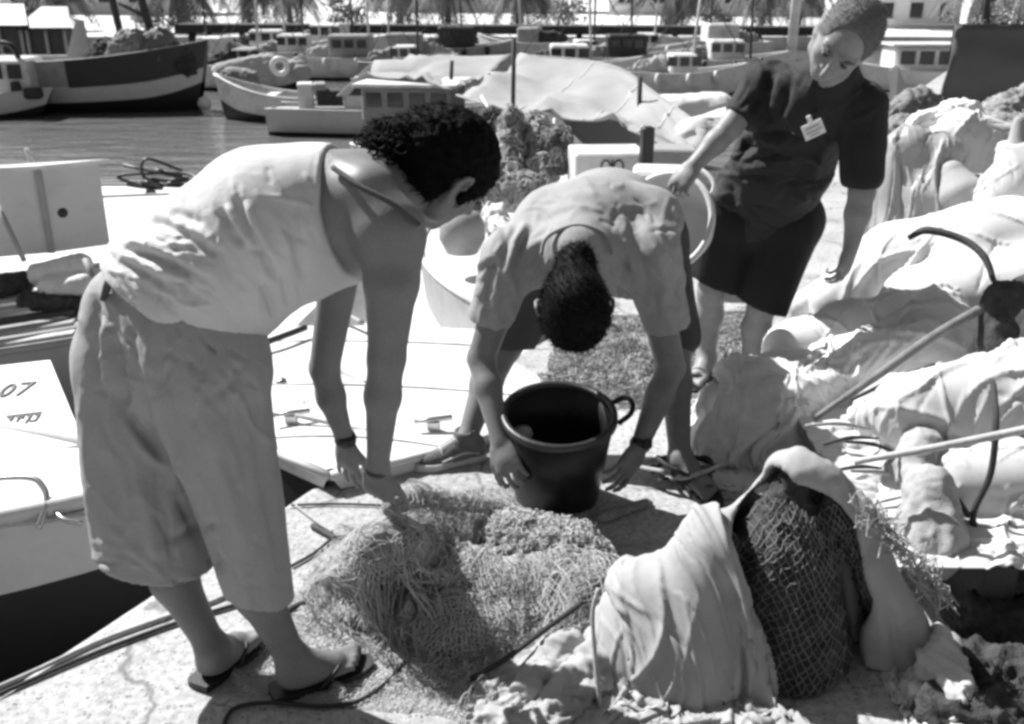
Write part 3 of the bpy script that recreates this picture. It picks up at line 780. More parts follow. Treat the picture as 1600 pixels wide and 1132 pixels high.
    def td(v, N):
        w = np.clip((1.02 - v[:, 2]) / .30, 0.2, 1)
        cr = creases(v, N, [([(146, 455), (148, 520), (152, 600)], 9, -.016), ([(164, 500), (168, 560), (170, 620)], 8, .016), ([(178, 520), (185, 580), (200, 640)], 9, -.012),
            ([(219, 500), (245, 610), (266, 700), (275, 770)], 12, .018), ([(250, 560), (262, 640), (282, 720)], 10, -.012), ([(173, 606), (210, 665), (255, 715)], 10, -.014), ([(185, 640), (225, 700), (262, 735)], 8, .010),
            ([(275, 770), (318, 845), (350, 900)], 10, -.018), ([(330, 620), (350, 740), (390, 880)], 14, .010), ([(395, 600), (412, 740), (440, 900)], 12, -.010), ([(300, 560), (315, 640), (330, 720)], 12, .010),
            ([(160, 700), (180, 800), (190, 880)], 14, -.012), ([(215, 740), (235, 820), (240, 880)], 12, .012), ([(345, 815), (300, 830), (255, 850)], 8, -.010), ([(380, 560), (360, 600), (330, 620)], 9, -.008), ([(130, 600), (135, 720), (150, 850)], 10, .010)] + auto_creases(5, 70, (125, 470, 450, 880), 1.35, .35, 40, 140, 3, 7, .0045) + auto_creases(6, 40, (130, 450, 420, 620), .7, .5, 20, 60, 3, 5, .004) + auto_creases(7, 16, (150, 850, 450, 925), .1, .3, 20, 50, 3, 5, .004))
        return cr + .012 * w * (folds(v, V(.12, 0, 1), .8, 11, 11) - .45) + .002 * (fbm(v * 30, 3, 8) - .5)
    tr = sdf_obj('trousers', q, M['trousers_pale'], t, td)
    mb = MB()    # waistband seen under the top
    mb.tube(spline([P(192, 424, 2.04), P(172, 440, 2.0), P(160, 470, 1.99)], 6), [.009, .011, .006], 6); mb.build('waistband', M['leather_dark'], tr)
    # top: sleeveless, pulled tight over the back, gathered at the waist
    q = Sdf((-1.1, 1.74, .78), (-.22, 2.42, 1.42), 0.0048)
    q.cap(P(285, 452, 2.10), P(330, 425, 2.10), .178, .176, .03); q.cap(P(330, 425, 2.10), P(420, 358, 2.11), .172, .172, .04)
    q.cap(P(420, 358, 2.11), P(500, 335, 2.13), .168, .150, .04); q.cap(P(500, 335, 2.13), P(548, 322, 2.13), .150, .128, .03)
    q.cap(P(495, 395, 2.16), P(540, 395, 2.18), .10, .075, .04)
    q.cut(P(300, 482, 2.1), V(-.56, -.05, -.80))                       # hem
    q.cut(P(524, 300, 2.1), V(.965, -.10, .16))                        # armhole and neck line
    def sd(v, N):
        low = np.clip((-.30 - v[:, 0]) / .28, .10, 1) * np.clip(1.15 - .9 * N[:, 2], .3, 1)
        cr = creases(v, N, [([(366, 300), (385, 350), (412, 400), (438, 455)], 7, -.013), ([(382, 310), (402, 360), (430, 410)], 9, .011), ([(340, 325), (358, 355), (382, 388)], 7, -.013), ([(352, 318), (372, 350), (396, 384)], 7, .009),
            ([(283, 362), (310, 380), (342, 402)], 7, -.013), ([(290, 350), (320, 370), (352, 392)], 8, .010), ([(455, 300), (463, 380), (474, 440)], 9, -.009), ([(408, 440), (420, 470), (432, 500)], 6, -.014), ([(440, 420), (448, 460), (452, 480)], 6, -.009),
            ([(190, 386), (240, 402), (282, 420), (300, 440)], 6, -.014), ([(195, 374), (250, 392), (290, 408)], 7, .012), ([(183, 406), (220, 425), (262, 452)], 6, -.013), ([(188, 396), (230, 414), (270, 436)], 6, .010), ([(198, 432), (240, 456), (270, 478)], 6, -.010),
            ([(230, 345), (262, 352), (300, 372)], 8, -.010), ([(320, 430), (350, 470), (380, 520)], 10, -.007), ([(300, 400), (335, 440), (370, 500)], 11, .007), ([(262, 330), (290, 338), (320, 355)], 8, -.008), ([(500, 300), (510, 360), (520, 410)], 10, -.006)] + auto_creases(8, 55, (190, 300, 470, 500), .95, .35, 25, 90, 3, 6, .0045) + auto_creases(9, 30, (180, 370, 330, 480), .45, .25, 25, 80, 3, 5, .005) + auto_creases(10, 16, (400, 260, 520, 420), 1.3, .3, 30, 80, 3, 6, .003))
        return cr + .006 * low * (folds(v, V(.42, .1, -.9), 1.0, 15, 31) - .4) + .002 * (fbm(v * 22, 3, 3) - .5)
    top = sdf_obj('sleeveless_top', q, M['shirt_white'], t, sd)
    mb = MB(); mb.tube(spline([P(520, 262, 2.02), P(560, 290, 1.965), P(612, 318, 1.945), P(655, 352, 1.955)], 8), .006, 6); mb.build('strap', M['shorts_dark'], top)
    # wrist bands
    for (w, d, r, h, nm, mt) in ((J['wrL'] - V(0, 0, -.008), J['wrL'] - J['elL'], .0275, .016, 'watch', 'rubber_black'), (J['wrR'] + V(0, 0, 0), J['wrR'] - J['elR'], .0265, .006, 'bracelet', 'leather_dark')):
        d = nrm(d); Rm = frame(np.cross(d, V(0, 0, 1) if abs(d[2]) < .95 else V(1, 0, 0)), d); mb = MB()
        mb.lathe([(r - .004, -h), (r, -h * .9), (r + .003, 0), (r, h * .9), (r - .004, h)], w, 20, np.array([Rm[0], Rm[1], d]))
        if nm == 'watch': mb.box(w + V(.018, -.020, 0), (.022, .022, .026), .7, bev=.005)
        mb.build(nm, M[mt], t)
    # flip-flops
    for (heel, toe, rt) in ((hR, tR, 1), (hL, tL, -1)):
        d = nrm(toe - heel); sdv = V(d[1], -d[0], 0); L = np.linalg.norm(toe - heel)
        w = [.030, .038, .036, .036, .044, .048, .040, .018]; x = np.linspace(-.02, L + .015, len(w)); n = len(w)
        out = [heel + d * x[i] + sdv * w[i] for i in range(n)] + [heel + d * x[i] - sdv * w[i] for i in range(n - 1, -1, -1)]
        out = [np.array([a[0], a[1], .003]) for a in spline(out + [out[0]], 4)[:-1]]
        mb = MB(); mb.prism(out[::-1], (0, 0, .017)); f = mb.build('flip_flop', M['rubber_black'], t)
        mb = MB(); pk = heel + d * L * .74 + V(0, 0, .052)
        for s_ in (-1, 1): mb.tube(spline([heel + d * L * .40 + sdv * s_ * .044 + V(0, 0, .016), heel + d * L * .60 + sdv * s_ * .040 + V(0, 0, .052), pk], 5), .006, 5)
        mb.tube([pk, heel + d * L * .84 + V(0, 0, .02)], .005, 5); mb.build('strap', M['rubber_black'], f)
woman()

# ---- the man bending over the bucket
def bending_man():
    t = thing('person', 'man in grey T-shirt bent double over the black bucket, head down', 'person', V(.18, 3.15, 0))
    s = Sdf((-.52, 2.55, -.02), (.85, 3.75, 1.10), 0.0058)
    pel = P(955, 345, 3.50); shR = P(800, 415, 3.06); shL = P(1010, 405, 3.06); neck0 = P(905, 375, 3.02); hc = P(897, 485, 2.79)
    elR = P(752, 560, 3.02); wrR = P(782, 690, 2.84); elL = P(1048, 575, 3.04); wrL = P(998, 700, 2.90)
    hipR = P(880, 380, 3.50); hipL = P(1015, 370, 3.50)
    toeR, heelR = G(655, 735), G(752, 715); ankR = heelR + (toeR - heelR) * .22 + V(0, 0, .09)
    ankL = P(1062, 722, 3.06); ankL[2] = .09; heelL = V(ankL[0] + .02, ankL[1] + .05, 0); toeL = heelL + V(.07, -.235, 0)
    kR = P(790, 540, 3.38); kL = P(1055, 520, 3.38)
    s.cap(hipR, kR, .09, .062, .03); s.cap(hipL, kL, .09, .062, .03)
    s.cap(kR, kR * .55 + ankR * .45 + V(-.01, .03, 0), .058, .055, .02); s.cap(kR * .55 + ankR * .45 + V(-.01, .03, 0), ankR, .055, .036, .03)
    s.cap(kL, kL * .55 + ankL * .45 + V(.0, .03, 0), .058, .055, .02); s.cap(kL * .55 + ankL * .45 + V(0, .03, 0), ankL, .055, .036, .03)
    add_foot(s, ankL, heelL + V(0, 0, .02), toeL + V(0, 0, .02), .044, True, False)
    s.cap(ankR, heelR * .4 + toeR * .6 + V(0, 0, .05), .036, .03, .02)
    s.cap(hipR, hipL, .10, .10, .04); s.cap(pel, neck0, .11, .06, .05); s.cap(shR, shL, .05, .05, .05)
    s.cap(shR, elR, .062, .046, .03); s.cap(elR, elR * .65 + wrR * .35, .045, .045, .015); s.cap(elR * .65 + wrR * .35, wrR, .045, .029, .02)
    s.cap(shL, elL, .062, .048, .03); s.cap(elL, elL * .65 + wrL * .35, .046, .046, .015); s.cap(elL * .65 + wrL * .35, wrL, .046, .029, .02)
    add_hand(s, wrR, P(800, 748, 2.76) - wrR, V(-.35, -.85, .35), -1, 1.15, (.35, .75, .7), .06, .5)
    add_hand(s, wrL, P(966, 752, 2.82) - wrL, V(.75, -.55, .30), 1, 1.10, (.22, .35, .35), .10, .55)
    R = frame(V(.02, .16, -.98), V(.03, -.98, -.16)); add_head(s, hc, R, 1.12)
    s.cap(neck0, hc - R[2] * .03 - R[1] * .02, .062, .060, .04)
    sdf_obj('body', s, M['skin_tan'], t)
    h = Sdf(hc - .22, hc + .22, .005); hair_cap(h, hc, R, 1.14, .014, low=-.075); h.cap(P(900, 408, 2.90), hc, .058, .075, .03)
    hd = sdf_obj('hair', h, M['hair_dark'], t, lambda v, N: .0035 * (ridged(v * 90, 2, 4) - .45) + .006 * (fbm(v * 18, 2, 7) - .5))
    hair_fuzz(hd, 3800, .014, .0009, 3, 'hair_dark', -R[1] * .2 + R[2] * .5)
    # T-shirt
    q = Sdf((-.35, 2.75, .45), (.85, 3.85, 1.22), 0.0062)
    q.cap(P(950, 338, 3.52), P(925, 365, 3.22), .175, .185, .05, (V(1, 0, 0), 1.15)); q.cap(P(925, 365, 3.22), P(908, 388, 3.05), .165, .110, .05, (V(1, 0, 0), 1.35))
    q.cap(P(800, 408, 3.07), P(1012, 400, 3.07), .088, .090, .06)
    q.cap(P(798, 408, 3.07), P(768, 490, 3.05), .092, .074, .04); q.cap(P(1014, 402, 3.07), P(1040, 500, 3.06), .094, .078, .04)
    q.cap(P(960, 420, 3.30), P(1035, 440, 3.24), .10, .08, .05); q.cap(P(858, 350, 3.28), P(808, 402, 3.10), .115, .085, .06); q.cap(P(1015, 345, 3.28), P(1012, 395, 3.10), .115, .088, .06)
    q.box(P(756, 506, 3.04) + nrm(elR - shR) * .15, (.15, .15, .15), frame(nrm(elR - shR), V(0, 1, 0)), .01, 0, 'sub'); q.box(P(1043, 515, 3.05) + nrm(elL - shL) * .15, (.13, .15, .15), frame(nrm(elL - shL), V(0, 1, 0)), .01, 0, 'sub'); q.cut(P(955, 330, 3.66), V(0, 1, -.15))
    q.cap(P(906, 385, 3.06), P(902, 392, 2.98), .10, .085, .04); q.ell(P(899, 432, 2.88), (.078, .10, .070), None, .008, 'sub')
    def bd(v, N):
        lowz = np.clip((.98 - v[:, 2]) / .12, .15, 1)
        cr = creases(v, N, [([(838, 350), (815, 385), (806, 440)], 6, -.014), ([(826, 345), (803, 385), (792, 440)], 7, .012), ([(812, 345), (790, 390), (780, 450)], 6, -.012), ([(775, 400), (765, 440), (758, 490)], 6, -.010), ([(788, 410), (778, 450), (775, 500)], 6, .010),
            ([(855, 335), (900, 325), (945, 335)], 8, .008), ([(980, 350), (1005, 410), (1012, 480)], 9, -.010), ([(1000, 340), (1028, 400), (1040, 480)], 9, .008), ([(1035, 350), (1055, 410), (1062, 490)], 7, -.010), ([(960, 400), (985, 440), (1000, 500)], 8, -.010), ([(1018, 440), (1025, 480), (1022, 515)], 6, -.008), ([(860, 300), (900, 290), (950, 292)], 9, -.005)] + auto_creases(18, 45, (745, 330, 860, 510), 1.9, .4, 20, 70, 3, 5.5, .006) + auto_creases(19, 45, (950, 320, 1085, 515), 1.2, .4, 20, 70, 3, 5.5, .006) + auto_creases(20, 25, (820, 270, 1020, 350), .1, .5, 20, 60, 3, 5.5, .004))
        return cr + .007 * lowz * (folds(v, V(.35, -.5, -.75), 1.4, 15, 41) - .4) + .002 * (fbm(v * 22, 3, 3) - .5)
    sh = sdf_obj('t_shirt', q, M['shirt_grey'], t, bd)
    mb = MB(); mb.tube(spline([P(845, 400, 2.93), P(856, 370, 2.95), P(902, 352, 2.965), P(946, 366, 2.95), P(958, 398, 2.93)], 6), .007, 6); mb.build('collar', M['shirt_grey'], sh)
    q = Sdf((-.3, 3.1, .35), (.95, 3.95, 1.1), .009)
    q.cap(hipR, hipL, .135, .135, .04); q.cap(hipR, kR, .125, .095, .03); q.cap(hipL, kL, .125, .095, .03)
    q.cut(P(800, 535, 3.4), V(-.1, 0, -1))
    sdf_obj('shorts', q, M['shorts_dark'], t, lambda v, N: .012 * (ridged(aniso(v, V(0, 0, 1), 2, 10), 2, 3) - .4))
    d = nrm(wrL - elL); Rm = frame(np.cross(d, V(0, 0, 1)), d); mb = MB()
    mb.lathe([(.029, -.013), (.034, -.012), (.036, 0), (.034, .012), (.029, .013)], wrL - d * .012, 20, np.array([Rm[0], Rm[1], d])); mb.box(wrL - d * .012 + V(.02, -.028, .014), (.034, .02, .034), .5, bev=.006)
    mb.build('watch', M['rubber_black'], t)
    # trainer on the left foot in view
    d = nrm(toeR - heelR); sdv = V(d[1], -d[0], 0); L = np.linalg.norm(toeR - heelR); Rs = np.array([d, sdv, V(0, 0, 1)])
    q = Sdf(np.minimum(heelR, toeR) - .12, np.maximum(heelR, toeR) + V(.12, .12, .22), .0055)
    z = V(0, 0, 1); pt = lambda a, b, c: heelR + d * (a * L) + sdv * b + z * c
    q.cap(pt(.12, 0, .055), pt(.45, 0, .05), .043, .042, .02); q.cap(pt(.40, 0, .045), pt(.85, .004, .030), .043, .036, .02, (z, .75)); q.cap(pt(.18, 0, .06), pt(.24, 0, .105), .042, .045, .02)
    q.ell(pt(.25, 0, .135), (.036, .036, .03), None, .006, 'sub'); q.cut(pt(0, 0, .022), -z)
    shoe = sdf_obj('shoe', q, M['shoe_grey'], t, lambda v, N: .003 * (ridged(v * 60, 2, 4) - .4))
    w = [.030, .040, .038, .036, .042, .047, .040, .016]; x = np.linspace(-.03, 1.04, len(w)); n = len(w)
    out = [pt(x[i], w[i], .002) for i in range(n)] + [pt(x[i], -w[i], .002) for i in range(n - 1, -1, -1)]
    out = spline(out + [out[0]], 4)[:-1]; mb = MB(); mb.prism(out[::-1], (0, 0, .026)); mb.build('sole', M['shoe_sole'], shoe)
    mb = MB()
    for a in (.42, .50, .58, .66): mb.tube(spline([pt(a, -.030, .062 - .04 * (a - .42)), pt(a + .01, 0, .098 - .10 * (a - .42)), pt(a, .030, .062 - .04 * (a - .42))], 4), .0035, 4)
    for sg in (-1, 1): mb.tube(spline([pt(.10, sg * .044, .04), pt(.35, sg * .047, .055), pt(.7, sg * .045, .035)], 5), .004, 4)
    mb.build('laces', M['shoe_sole'], shoe)
    # sandal on the other foot
    mb = MB(); w = [.034, .042, .040, .042, .048, .050, .040, .018]; dl = nrm(toeL - heelL); sl = V(dl[1], -dl[0], 0); x = np.linspace(-.02, .27, 8)
    out = [heelL + dl * x[i] + sl * w[i] for i in range(8)] + [heelL + dl * x[i] - sl * w[i] for i in range(7, -1, -1)]
    out = spline([V(a[0], a[1], .003) for a in out + [out[0]]], 4)[:-1]; mb.prism(out, (0, 0, .018)); sa = mb.build('sandal', M['rubber_black'], t)
    mb = MB()
    for a in (.09, .16, .19): mb.tube(spline([heelL + dl * a + sl * .048 + V(0, 0, .02), heelL + dl * a + V(0, 0, .080 - .15 * (a - .09) * 2), heelL + dl * a - sl * .048 + V(0, 0, .02)], 6), .008, 5)
    mb.build('strap', M['leather_dark'], sa)
bending_man()

# ---- the man standing behind
def standing_man():
    t = thing('person', 'standing man in black T-shirt and dark shorts wearing a white name badge', 'person', V(.95, 4.0, 0))
    s = Sdf((.45, 3.1, -.02), (1.75, 4.45, 1.72), 0.0066)
    hipL = P(1228, 345, 4.00); hipR = P(1140, 335, 4.06); pel = P(1190, 315, 4.04); mid = P(1225, 250, 3.86); chest = P(1268, 178, 3.66)
    shR = P(1188, 132, 3.76); shL = P(1350, 168, 3.58); neck0 = P(1295, 128, 3.58); hc = P(1320, 62, 3.40)
    elR = P(1140, 200, 3.70); wrR = P(1085, 258, 3.64); elL = P(1347, 300, 3.52); wrL = P(1330, 385, 3.50)
    kR = P(1112, 455, 4.04); kL = P(1190, 480, 3.96); aR = P(1103, 572, 4.05); aL = P(1170, 585, 3.95); aR[2] = .09; aL[2] = .09
    s.cap(hipR, kR, .088, .060, .03); s.cap(hipL, kL, .088, .060, .03)
    for k_, a_ in ((kR, aR), (kL, aL)):
        m_ = k_ * .62 + a_ * .38 + V(0, .02, 0); s.cap(k_, m_, .056, .060, .02); s.cap(m_, a_, .058, .036, .03)
    fd = nrm(V(-.45, -.9, 0))
    for a_, rt in ((aR, True), (aL, False)): add_foot(s, a_, V(a_[0], a_[1], .02) - fd * .05, V(a_[0], a_[1], .02) + fd * .21, .044, True, rt)
    s.cap(hipR, hipL, .11, .11, .05); s.cap(pel, mid, .12, .11, .05); s.cap(mid, chest, .11, .10, .05); s.cap(shR, shL, .05, .05, .05); s.cap(chest, neck0, .08, .065, .05)
    s.cap(shR, elR, .058, .046, .03); s.cap(elR, elR * .6 + wrR * .4, .044, .042, .015); s.cap(elR * .6 + wrR * .4, wrR, .042, .028, .02)
    s.cap(shL, elL, .060, .047, .03); s.cap(elL, elL * .6 + wrL * .4, .046, .045, .015); s.cap(elL * .6 + wrL * .4, wrL, .045, .029, .02)
    add_hand(s, wrR, P(1068, 280, 3.62) - wrR, V(-.3, -.6, .7), -1, 1.05, (.6, .9, .8), .05, .5)
    add_hand(s, wrL, P(1315, 430, 3.46) - wrL, V(.7, -.6, .1), 1, 1.08, (.35, .6, .6), .06, .5)
    R = frame(V(-.50, -.58, -.66), V(.34, -.56, .74)); add_head(s, hc, R, 1.16, -.004, nose=1.06)
    s.cap(neck0, hc - R[2] * .05 - R[1] * .03, .068, .062, .04)
    sdf_obj('body', s, M['skin_pale'], t)
    h = Sdf(hc - .24, hc + .24, .0055); hair_cap(h, hc, R, 1.16, .008, low=-.02)
    h.ell(hc + R[1] * .118 + R[2] * .080, (.080, .062, .062), R, .03, 'sub')
    hd = sdf_obj('hair', h, M['hair_grey'], t, lambda v, N: .003 * (ridged(v * 80, 2, 4) - .45))
    hair_fuzz(hd, 3600, .008, .0008, 4, 'hair_grey', -R[1] * 1.2)
    hp = lambda x, y, z_: hc + (R[0] * x + R[1] * y + R[2] * z_) * 1.16
    for sx in (-1, 1): mb = MB(); mb.tube(spline([hp(sx * .012, .104, .034), hp(sx * .032, .100, .040), hp(sx * .054, .084, .034)], 5), [.004, .006, .003], 6); mb.build('eyebrow', M['hair_grey'], t)
    for sx in (-1, 1): mb = MB(); mb.lathe([(0, -.006), (.010, -.004), (.0125, 0), (.010, .004), (0, .006)], hp(sx * .032, .0895, .012), 12, R); mb.build('eye', M['window_eye'], t)
    q = Sdf((.60, 3.25, .50), (1.75, 4.40, 1.62), 0.0075)
    q.cap(P(1190, 350, 4.04), P(1195, 310, 4.03), .185, .20, .05, (V(0, 1, 0), .85)); q.cap(P(1195, 310, 4.03), mid, .20, .185, .05, (V(0, 1, 0), .85)); q.cap(mid, P(1268, 172, 3.68), .182, .150, .05, (V(0, 1, .3), .85))
    q.cap(P(1200, 130, 3.76), P(1340, 165, 3.60), .080, .088, .06)
    q.cap(P(1192, 134, 3.76), P(1163, 180, 3.72), .080, .072, .03); q.cap(P(1348, 172, 3.58), P(1347, 275, 3.53), .088, .076, .03)
    q.box(P(1157, 188, 3.71) + nrm(elR - shR) * .15, (.13, .15, .14), frame(nrm(elR - shR), V(0, 1, 0)), .01, 0, 'sub')
    q.box(P(1347, 292, 3.53) - V(0, 0, .15), (.12, .2, .15), None, .01, 0, 'sub'); q.cut(P(1200, 368, 3.95), V(.22, 0, -1))
    q.cap(P(1272, 150, 3.66), P(1300, 118, 3.58), .12, .092, .05); q.ell(P(1296, 92, 3.47), (.082, .09, .06), None, .008, 'sub')
    def d_(v, N):
        w = np.clip((1.36 - v[:, 2]) / .3, .3, 1)
        cr = creases(v, N, [([(1205, 110), (1190, 150), (1175, 180)], 6, -.018), ([(1220, 115), (1212, 150), (1205, 180)], 6, .014), ([(1235, 120), (1228, 155), (1215, 185)], 6, -.016), ([(1180, 213), (1215, 208), (1250, 216)], 5, -.018), ([(1172, 225), (1205, 222), (1240, 228)], 6, .016), ([(1168, 245), (1195, 248), (1225, 240)], 5, -.016), ([(1160, 262), (1190, 262), (1215, 258)], 6, .012), ([(1150, 280), (1180, 276), (1205, 280)], 5, -.014),
            ([(1125, 290), (1128, 320), (1140, 350)], 6, .014), ([(1140, 285), (1145, 320), (1160, 355)], 6, -.016), ([(1155, 290), (1168, 325), (1185, 355)], 6, .012), ([(1260, 250), (1240, 290), (1215, 320)], 8, -.012), ([(1290, 230), (1270, 280), (1245, 330)], 8, .010), ([(1330, 190), (1330, 240), (1340, 280)], 7, -.010)] + auto_creases(28, 60, (1110, 190, 1300, 370), .2, .6, 20, 70, 2.5, 5, .010) + auto_creases(29, 40, (1150, 90, 1390, 200), 1.6, .5, 20, 60, 2.5, 5, .008))
        return cr + .010 * w * (folds(v, V(.85, .2, -.30), 1.4, 12, 51) - .4) + .006 * (folds(v, V(.30, 0, 1), 1.2, 13, 57) - .4) + .003 * (fbm(v * 20, 3, 3) - .5)
    sh = sdf_obj('t_shirt', q, M['shirt_washed'], t, d_)
    q = Sdf((.6, 3.6, .30), (1.6, 4.45, .95), .0085)
    q.cap(hipR, hipL, .155, .155, .04); q.cap(hipR, kR, .145, .105, .02); q.cap(hipL, kL, .145, .112, .02); 
    q.cut(P(1150, 460, 4.0), V(-.40, 0, -1))
    sdf_obj('shorts', q, M['shorts_black'], t, lambda v, N: .012 * (ridged(aniso(v, V(0, 0, 1), 2, 9), 2, 3) - .4))
    # badge and clip
    c = P(1271, 203, 3.475); Rb = frame(V(0, 1, -.1), V(-.42, 0, .9)); mb = MB(); mb.box(c, (.074, .004, .052), R=Rb, bev=.001); bd = mb.build('name_badge', M['paper_white'], t)
    mb = MB()
    for i, (w_, z_) in enumerate(((.05, .010), (.06, -.004), (.035, -.016))): mb.box(c - Rb[1] * .0035 + Rb[2] * z_, (w_, .002, .003), R=Rb)
    mb.build('lettering', M['boat_grey_ink'], bd)
    mb = MB(); mb.box(c + Rb[2] * .038, (.016, .006, .028), R=Rb, bev=.002); mb.build('clip', M['paper_white'], bd)
    for a_ in (aR, aL):
        sl = V(fd[1], -fd[0], 0); w = [.036, .044, .044, .044, .050, .052, .044, .02]; x = np.linspace(-.08, .235, 8); o = V(a_[0], a_[1], .003)
        out = [o + fd * x[i] + sl * w[i] for i in range(8)] + [o + fd * x[i] - sl * w[i] for i in range(7, -1, -1)]; out = spline(out + [out[0]], 4)[:-1]
        mb = MB(); mb.prism(out, (0, 0, .018)); f = mb.build('sandal', M['rubber_black'], t); mb = MB()
        for k_ in (.07, .11, .15): mb.tube(spline([o + fd * k_ + sl * .05 + V(0, 0, .02), o + fd * k_ + V(0, 0, .095 - .25 * k_), o + fd * k_ - sl * .05 + V(0, 0, .02)], 6), .012, 5)
        mb.build('strap', M['leather_dark'], f)
standing_man()
# ------------------------------------------------------------------ materials of the working gear
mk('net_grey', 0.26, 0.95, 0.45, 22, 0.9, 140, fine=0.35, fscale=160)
mk('net_strand', 0.46, 0.9, 0.3, 30)
mk('net_pale', 0.52, 0.9, 0.35, 40)
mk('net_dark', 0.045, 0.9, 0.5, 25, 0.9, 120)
mk('net_cord', 0.16, 0.8, 0.4, 40)
mk('sackcloth', 0.54, 0.9, 0.10, 5, 0.06, 300, fine=0.10, fscale=420, dirt=0.28, dscale=5)
mk('sack_shaded', 0.34, 0.9, 0.12, 5, 0.06, 300, fine=0.12, fscale=420, dirt=0.3, dscale=4)  # darker sackcloth: shade on the open sack's front put into the colour
mk('sack_white', 0.64, 0.85, 0.06, 5, 0.06, 300, fine=0.06, fscale=400, dirt=0.22, dscale=6)
mk('sack_grey', 0.34, 0.9, 0.15, 7, 0.4, 240, fine=0.12, fscale=300, wrinkle=.35, wscale=8)
mk('plastic_bag', 0.50, 0.35, 0.10, 6, 0.3, 60)
mk('rope_pale', 0.45, 0.9, 0.25, 60, 0.6, 400)
mk('rope_dark', 0.03, 0.8, 0.3, 60, 0.5, 400)
mk('wood_pale', 0.42, 0.75, 0.25, 14, 0.3, 80, stretch=(1, .2, 1))
mk('wood_grey', 0.17, 0.8, 0.35, 14, 0.4, 80)
mk('wood_dark', 0.05, 0.8, 0.3, 14, 0.4, 80)
mk('tub_white', 0.62, 0.4, 0.05, 6, 0.1, 60)
mk('cone_grey', 0.35, 0.5, 0.1, 8)

# ---- bucket
def bucket():
    c = G(872, 637, .33); c[2] = 0
    t = thing('bucket', 'black rubber bucket standing between the bending man\'s hands', 'bucket', c)
    mb = MB(); mb.lathe([(.0, .004), (.135, .004), (.142, .012), (.160, .17), (.178, .322), (.170, .322), (.152, .17), (.134, .03), (0, .028)], c, 40)
    o = mb.build('bucket_wall', M['bucket_black'], t)
    mb = MB(); mb.lathe([(.168, .318), (.166, .336), (.176, .342), (.188, .338), (.190, .320), (.178, .312), (.168, .318)], c, 40); mb.build('rim', M['bucket_rim'], t)
    for sg in (1,):
        mb = MB(); a = .18; d = V(math.cos(a), math.sin(a), 0); e = V(-d[1], d[0], 0)
        mb.tube(spline([c + d * .182 + e * .055 + V(0, 0, .31), c + d * .225 + e * .045 + V(0, 0, .338), c + d * .240 + V(0, 0, .35), c + d * .225 - e * .045 + V(0, 0, .338), c + d * .182 - e * .055 + V(0, 0, .31)], 6), .009, 7); mb.build('handle', M['bucket_black'], t)
    mb = MB(); mb.lathe([(0, 0), (.028, .006), (.036, .026), (.028, .046), (0, .052)], c + V(-.115, .02, .20), 14); o = mb.build('float', M['net_pale'], None); tag(o, 'small pale ball inside the black bucket', 'float')  # plain pale ball for a pale spot inside the bucket
    t.rotation_euler[0] = rad(11); t.location[2] += .008           # leaning towards the camera as it is dragged
bucket()

# ---- fishing net pulled out on the quay
def surface_strands(vs, fs, n, seed, length, step, r, lift=.004, sel=None, curl=0.5, drop=0.0):
    """fine cords that wander over a surface"""
    from mathutils.bvhtree import BVHTree
    bv = BVHTree.FromPolygons([tuple(x) for x in vs], fs.tolist()); rng = np.random.RandomState(seed); N = vnormals(vs, fs); mb = MB()
    idx = np.arange(len(vs)) if sel is None else np.where(sel(vs))[0]
    for _ in range(n):
        i = idx[rng.randint(len(idx))]; p = vs[i].copy(); nn = N[i]; d = nrm(np.cross(nn, rng.normal(size=3))); pts = [p + nn * lift]
        m = max(4, int(rng.uniform(.5, 1) * length / step))
        for k in range(m):
            d = nrm(d + rng.normal(size=3) * curl + V(0, 0, -drop)); d = nrm(d - nn * (d @ nn)); q = p + d * step
            h = bv.find_nearest(Vector(q))
            if h[0] is None: break
            p = np.array(h[0]); nn = np.array(h[1]); pts.append(p + nn * (lift + rng.uniform(-.002, .006)))
        if len(pts) > 3: mb.tube(np.array(pts), r * rng.uniform(.7, 1.3), 3, False)
    return mb
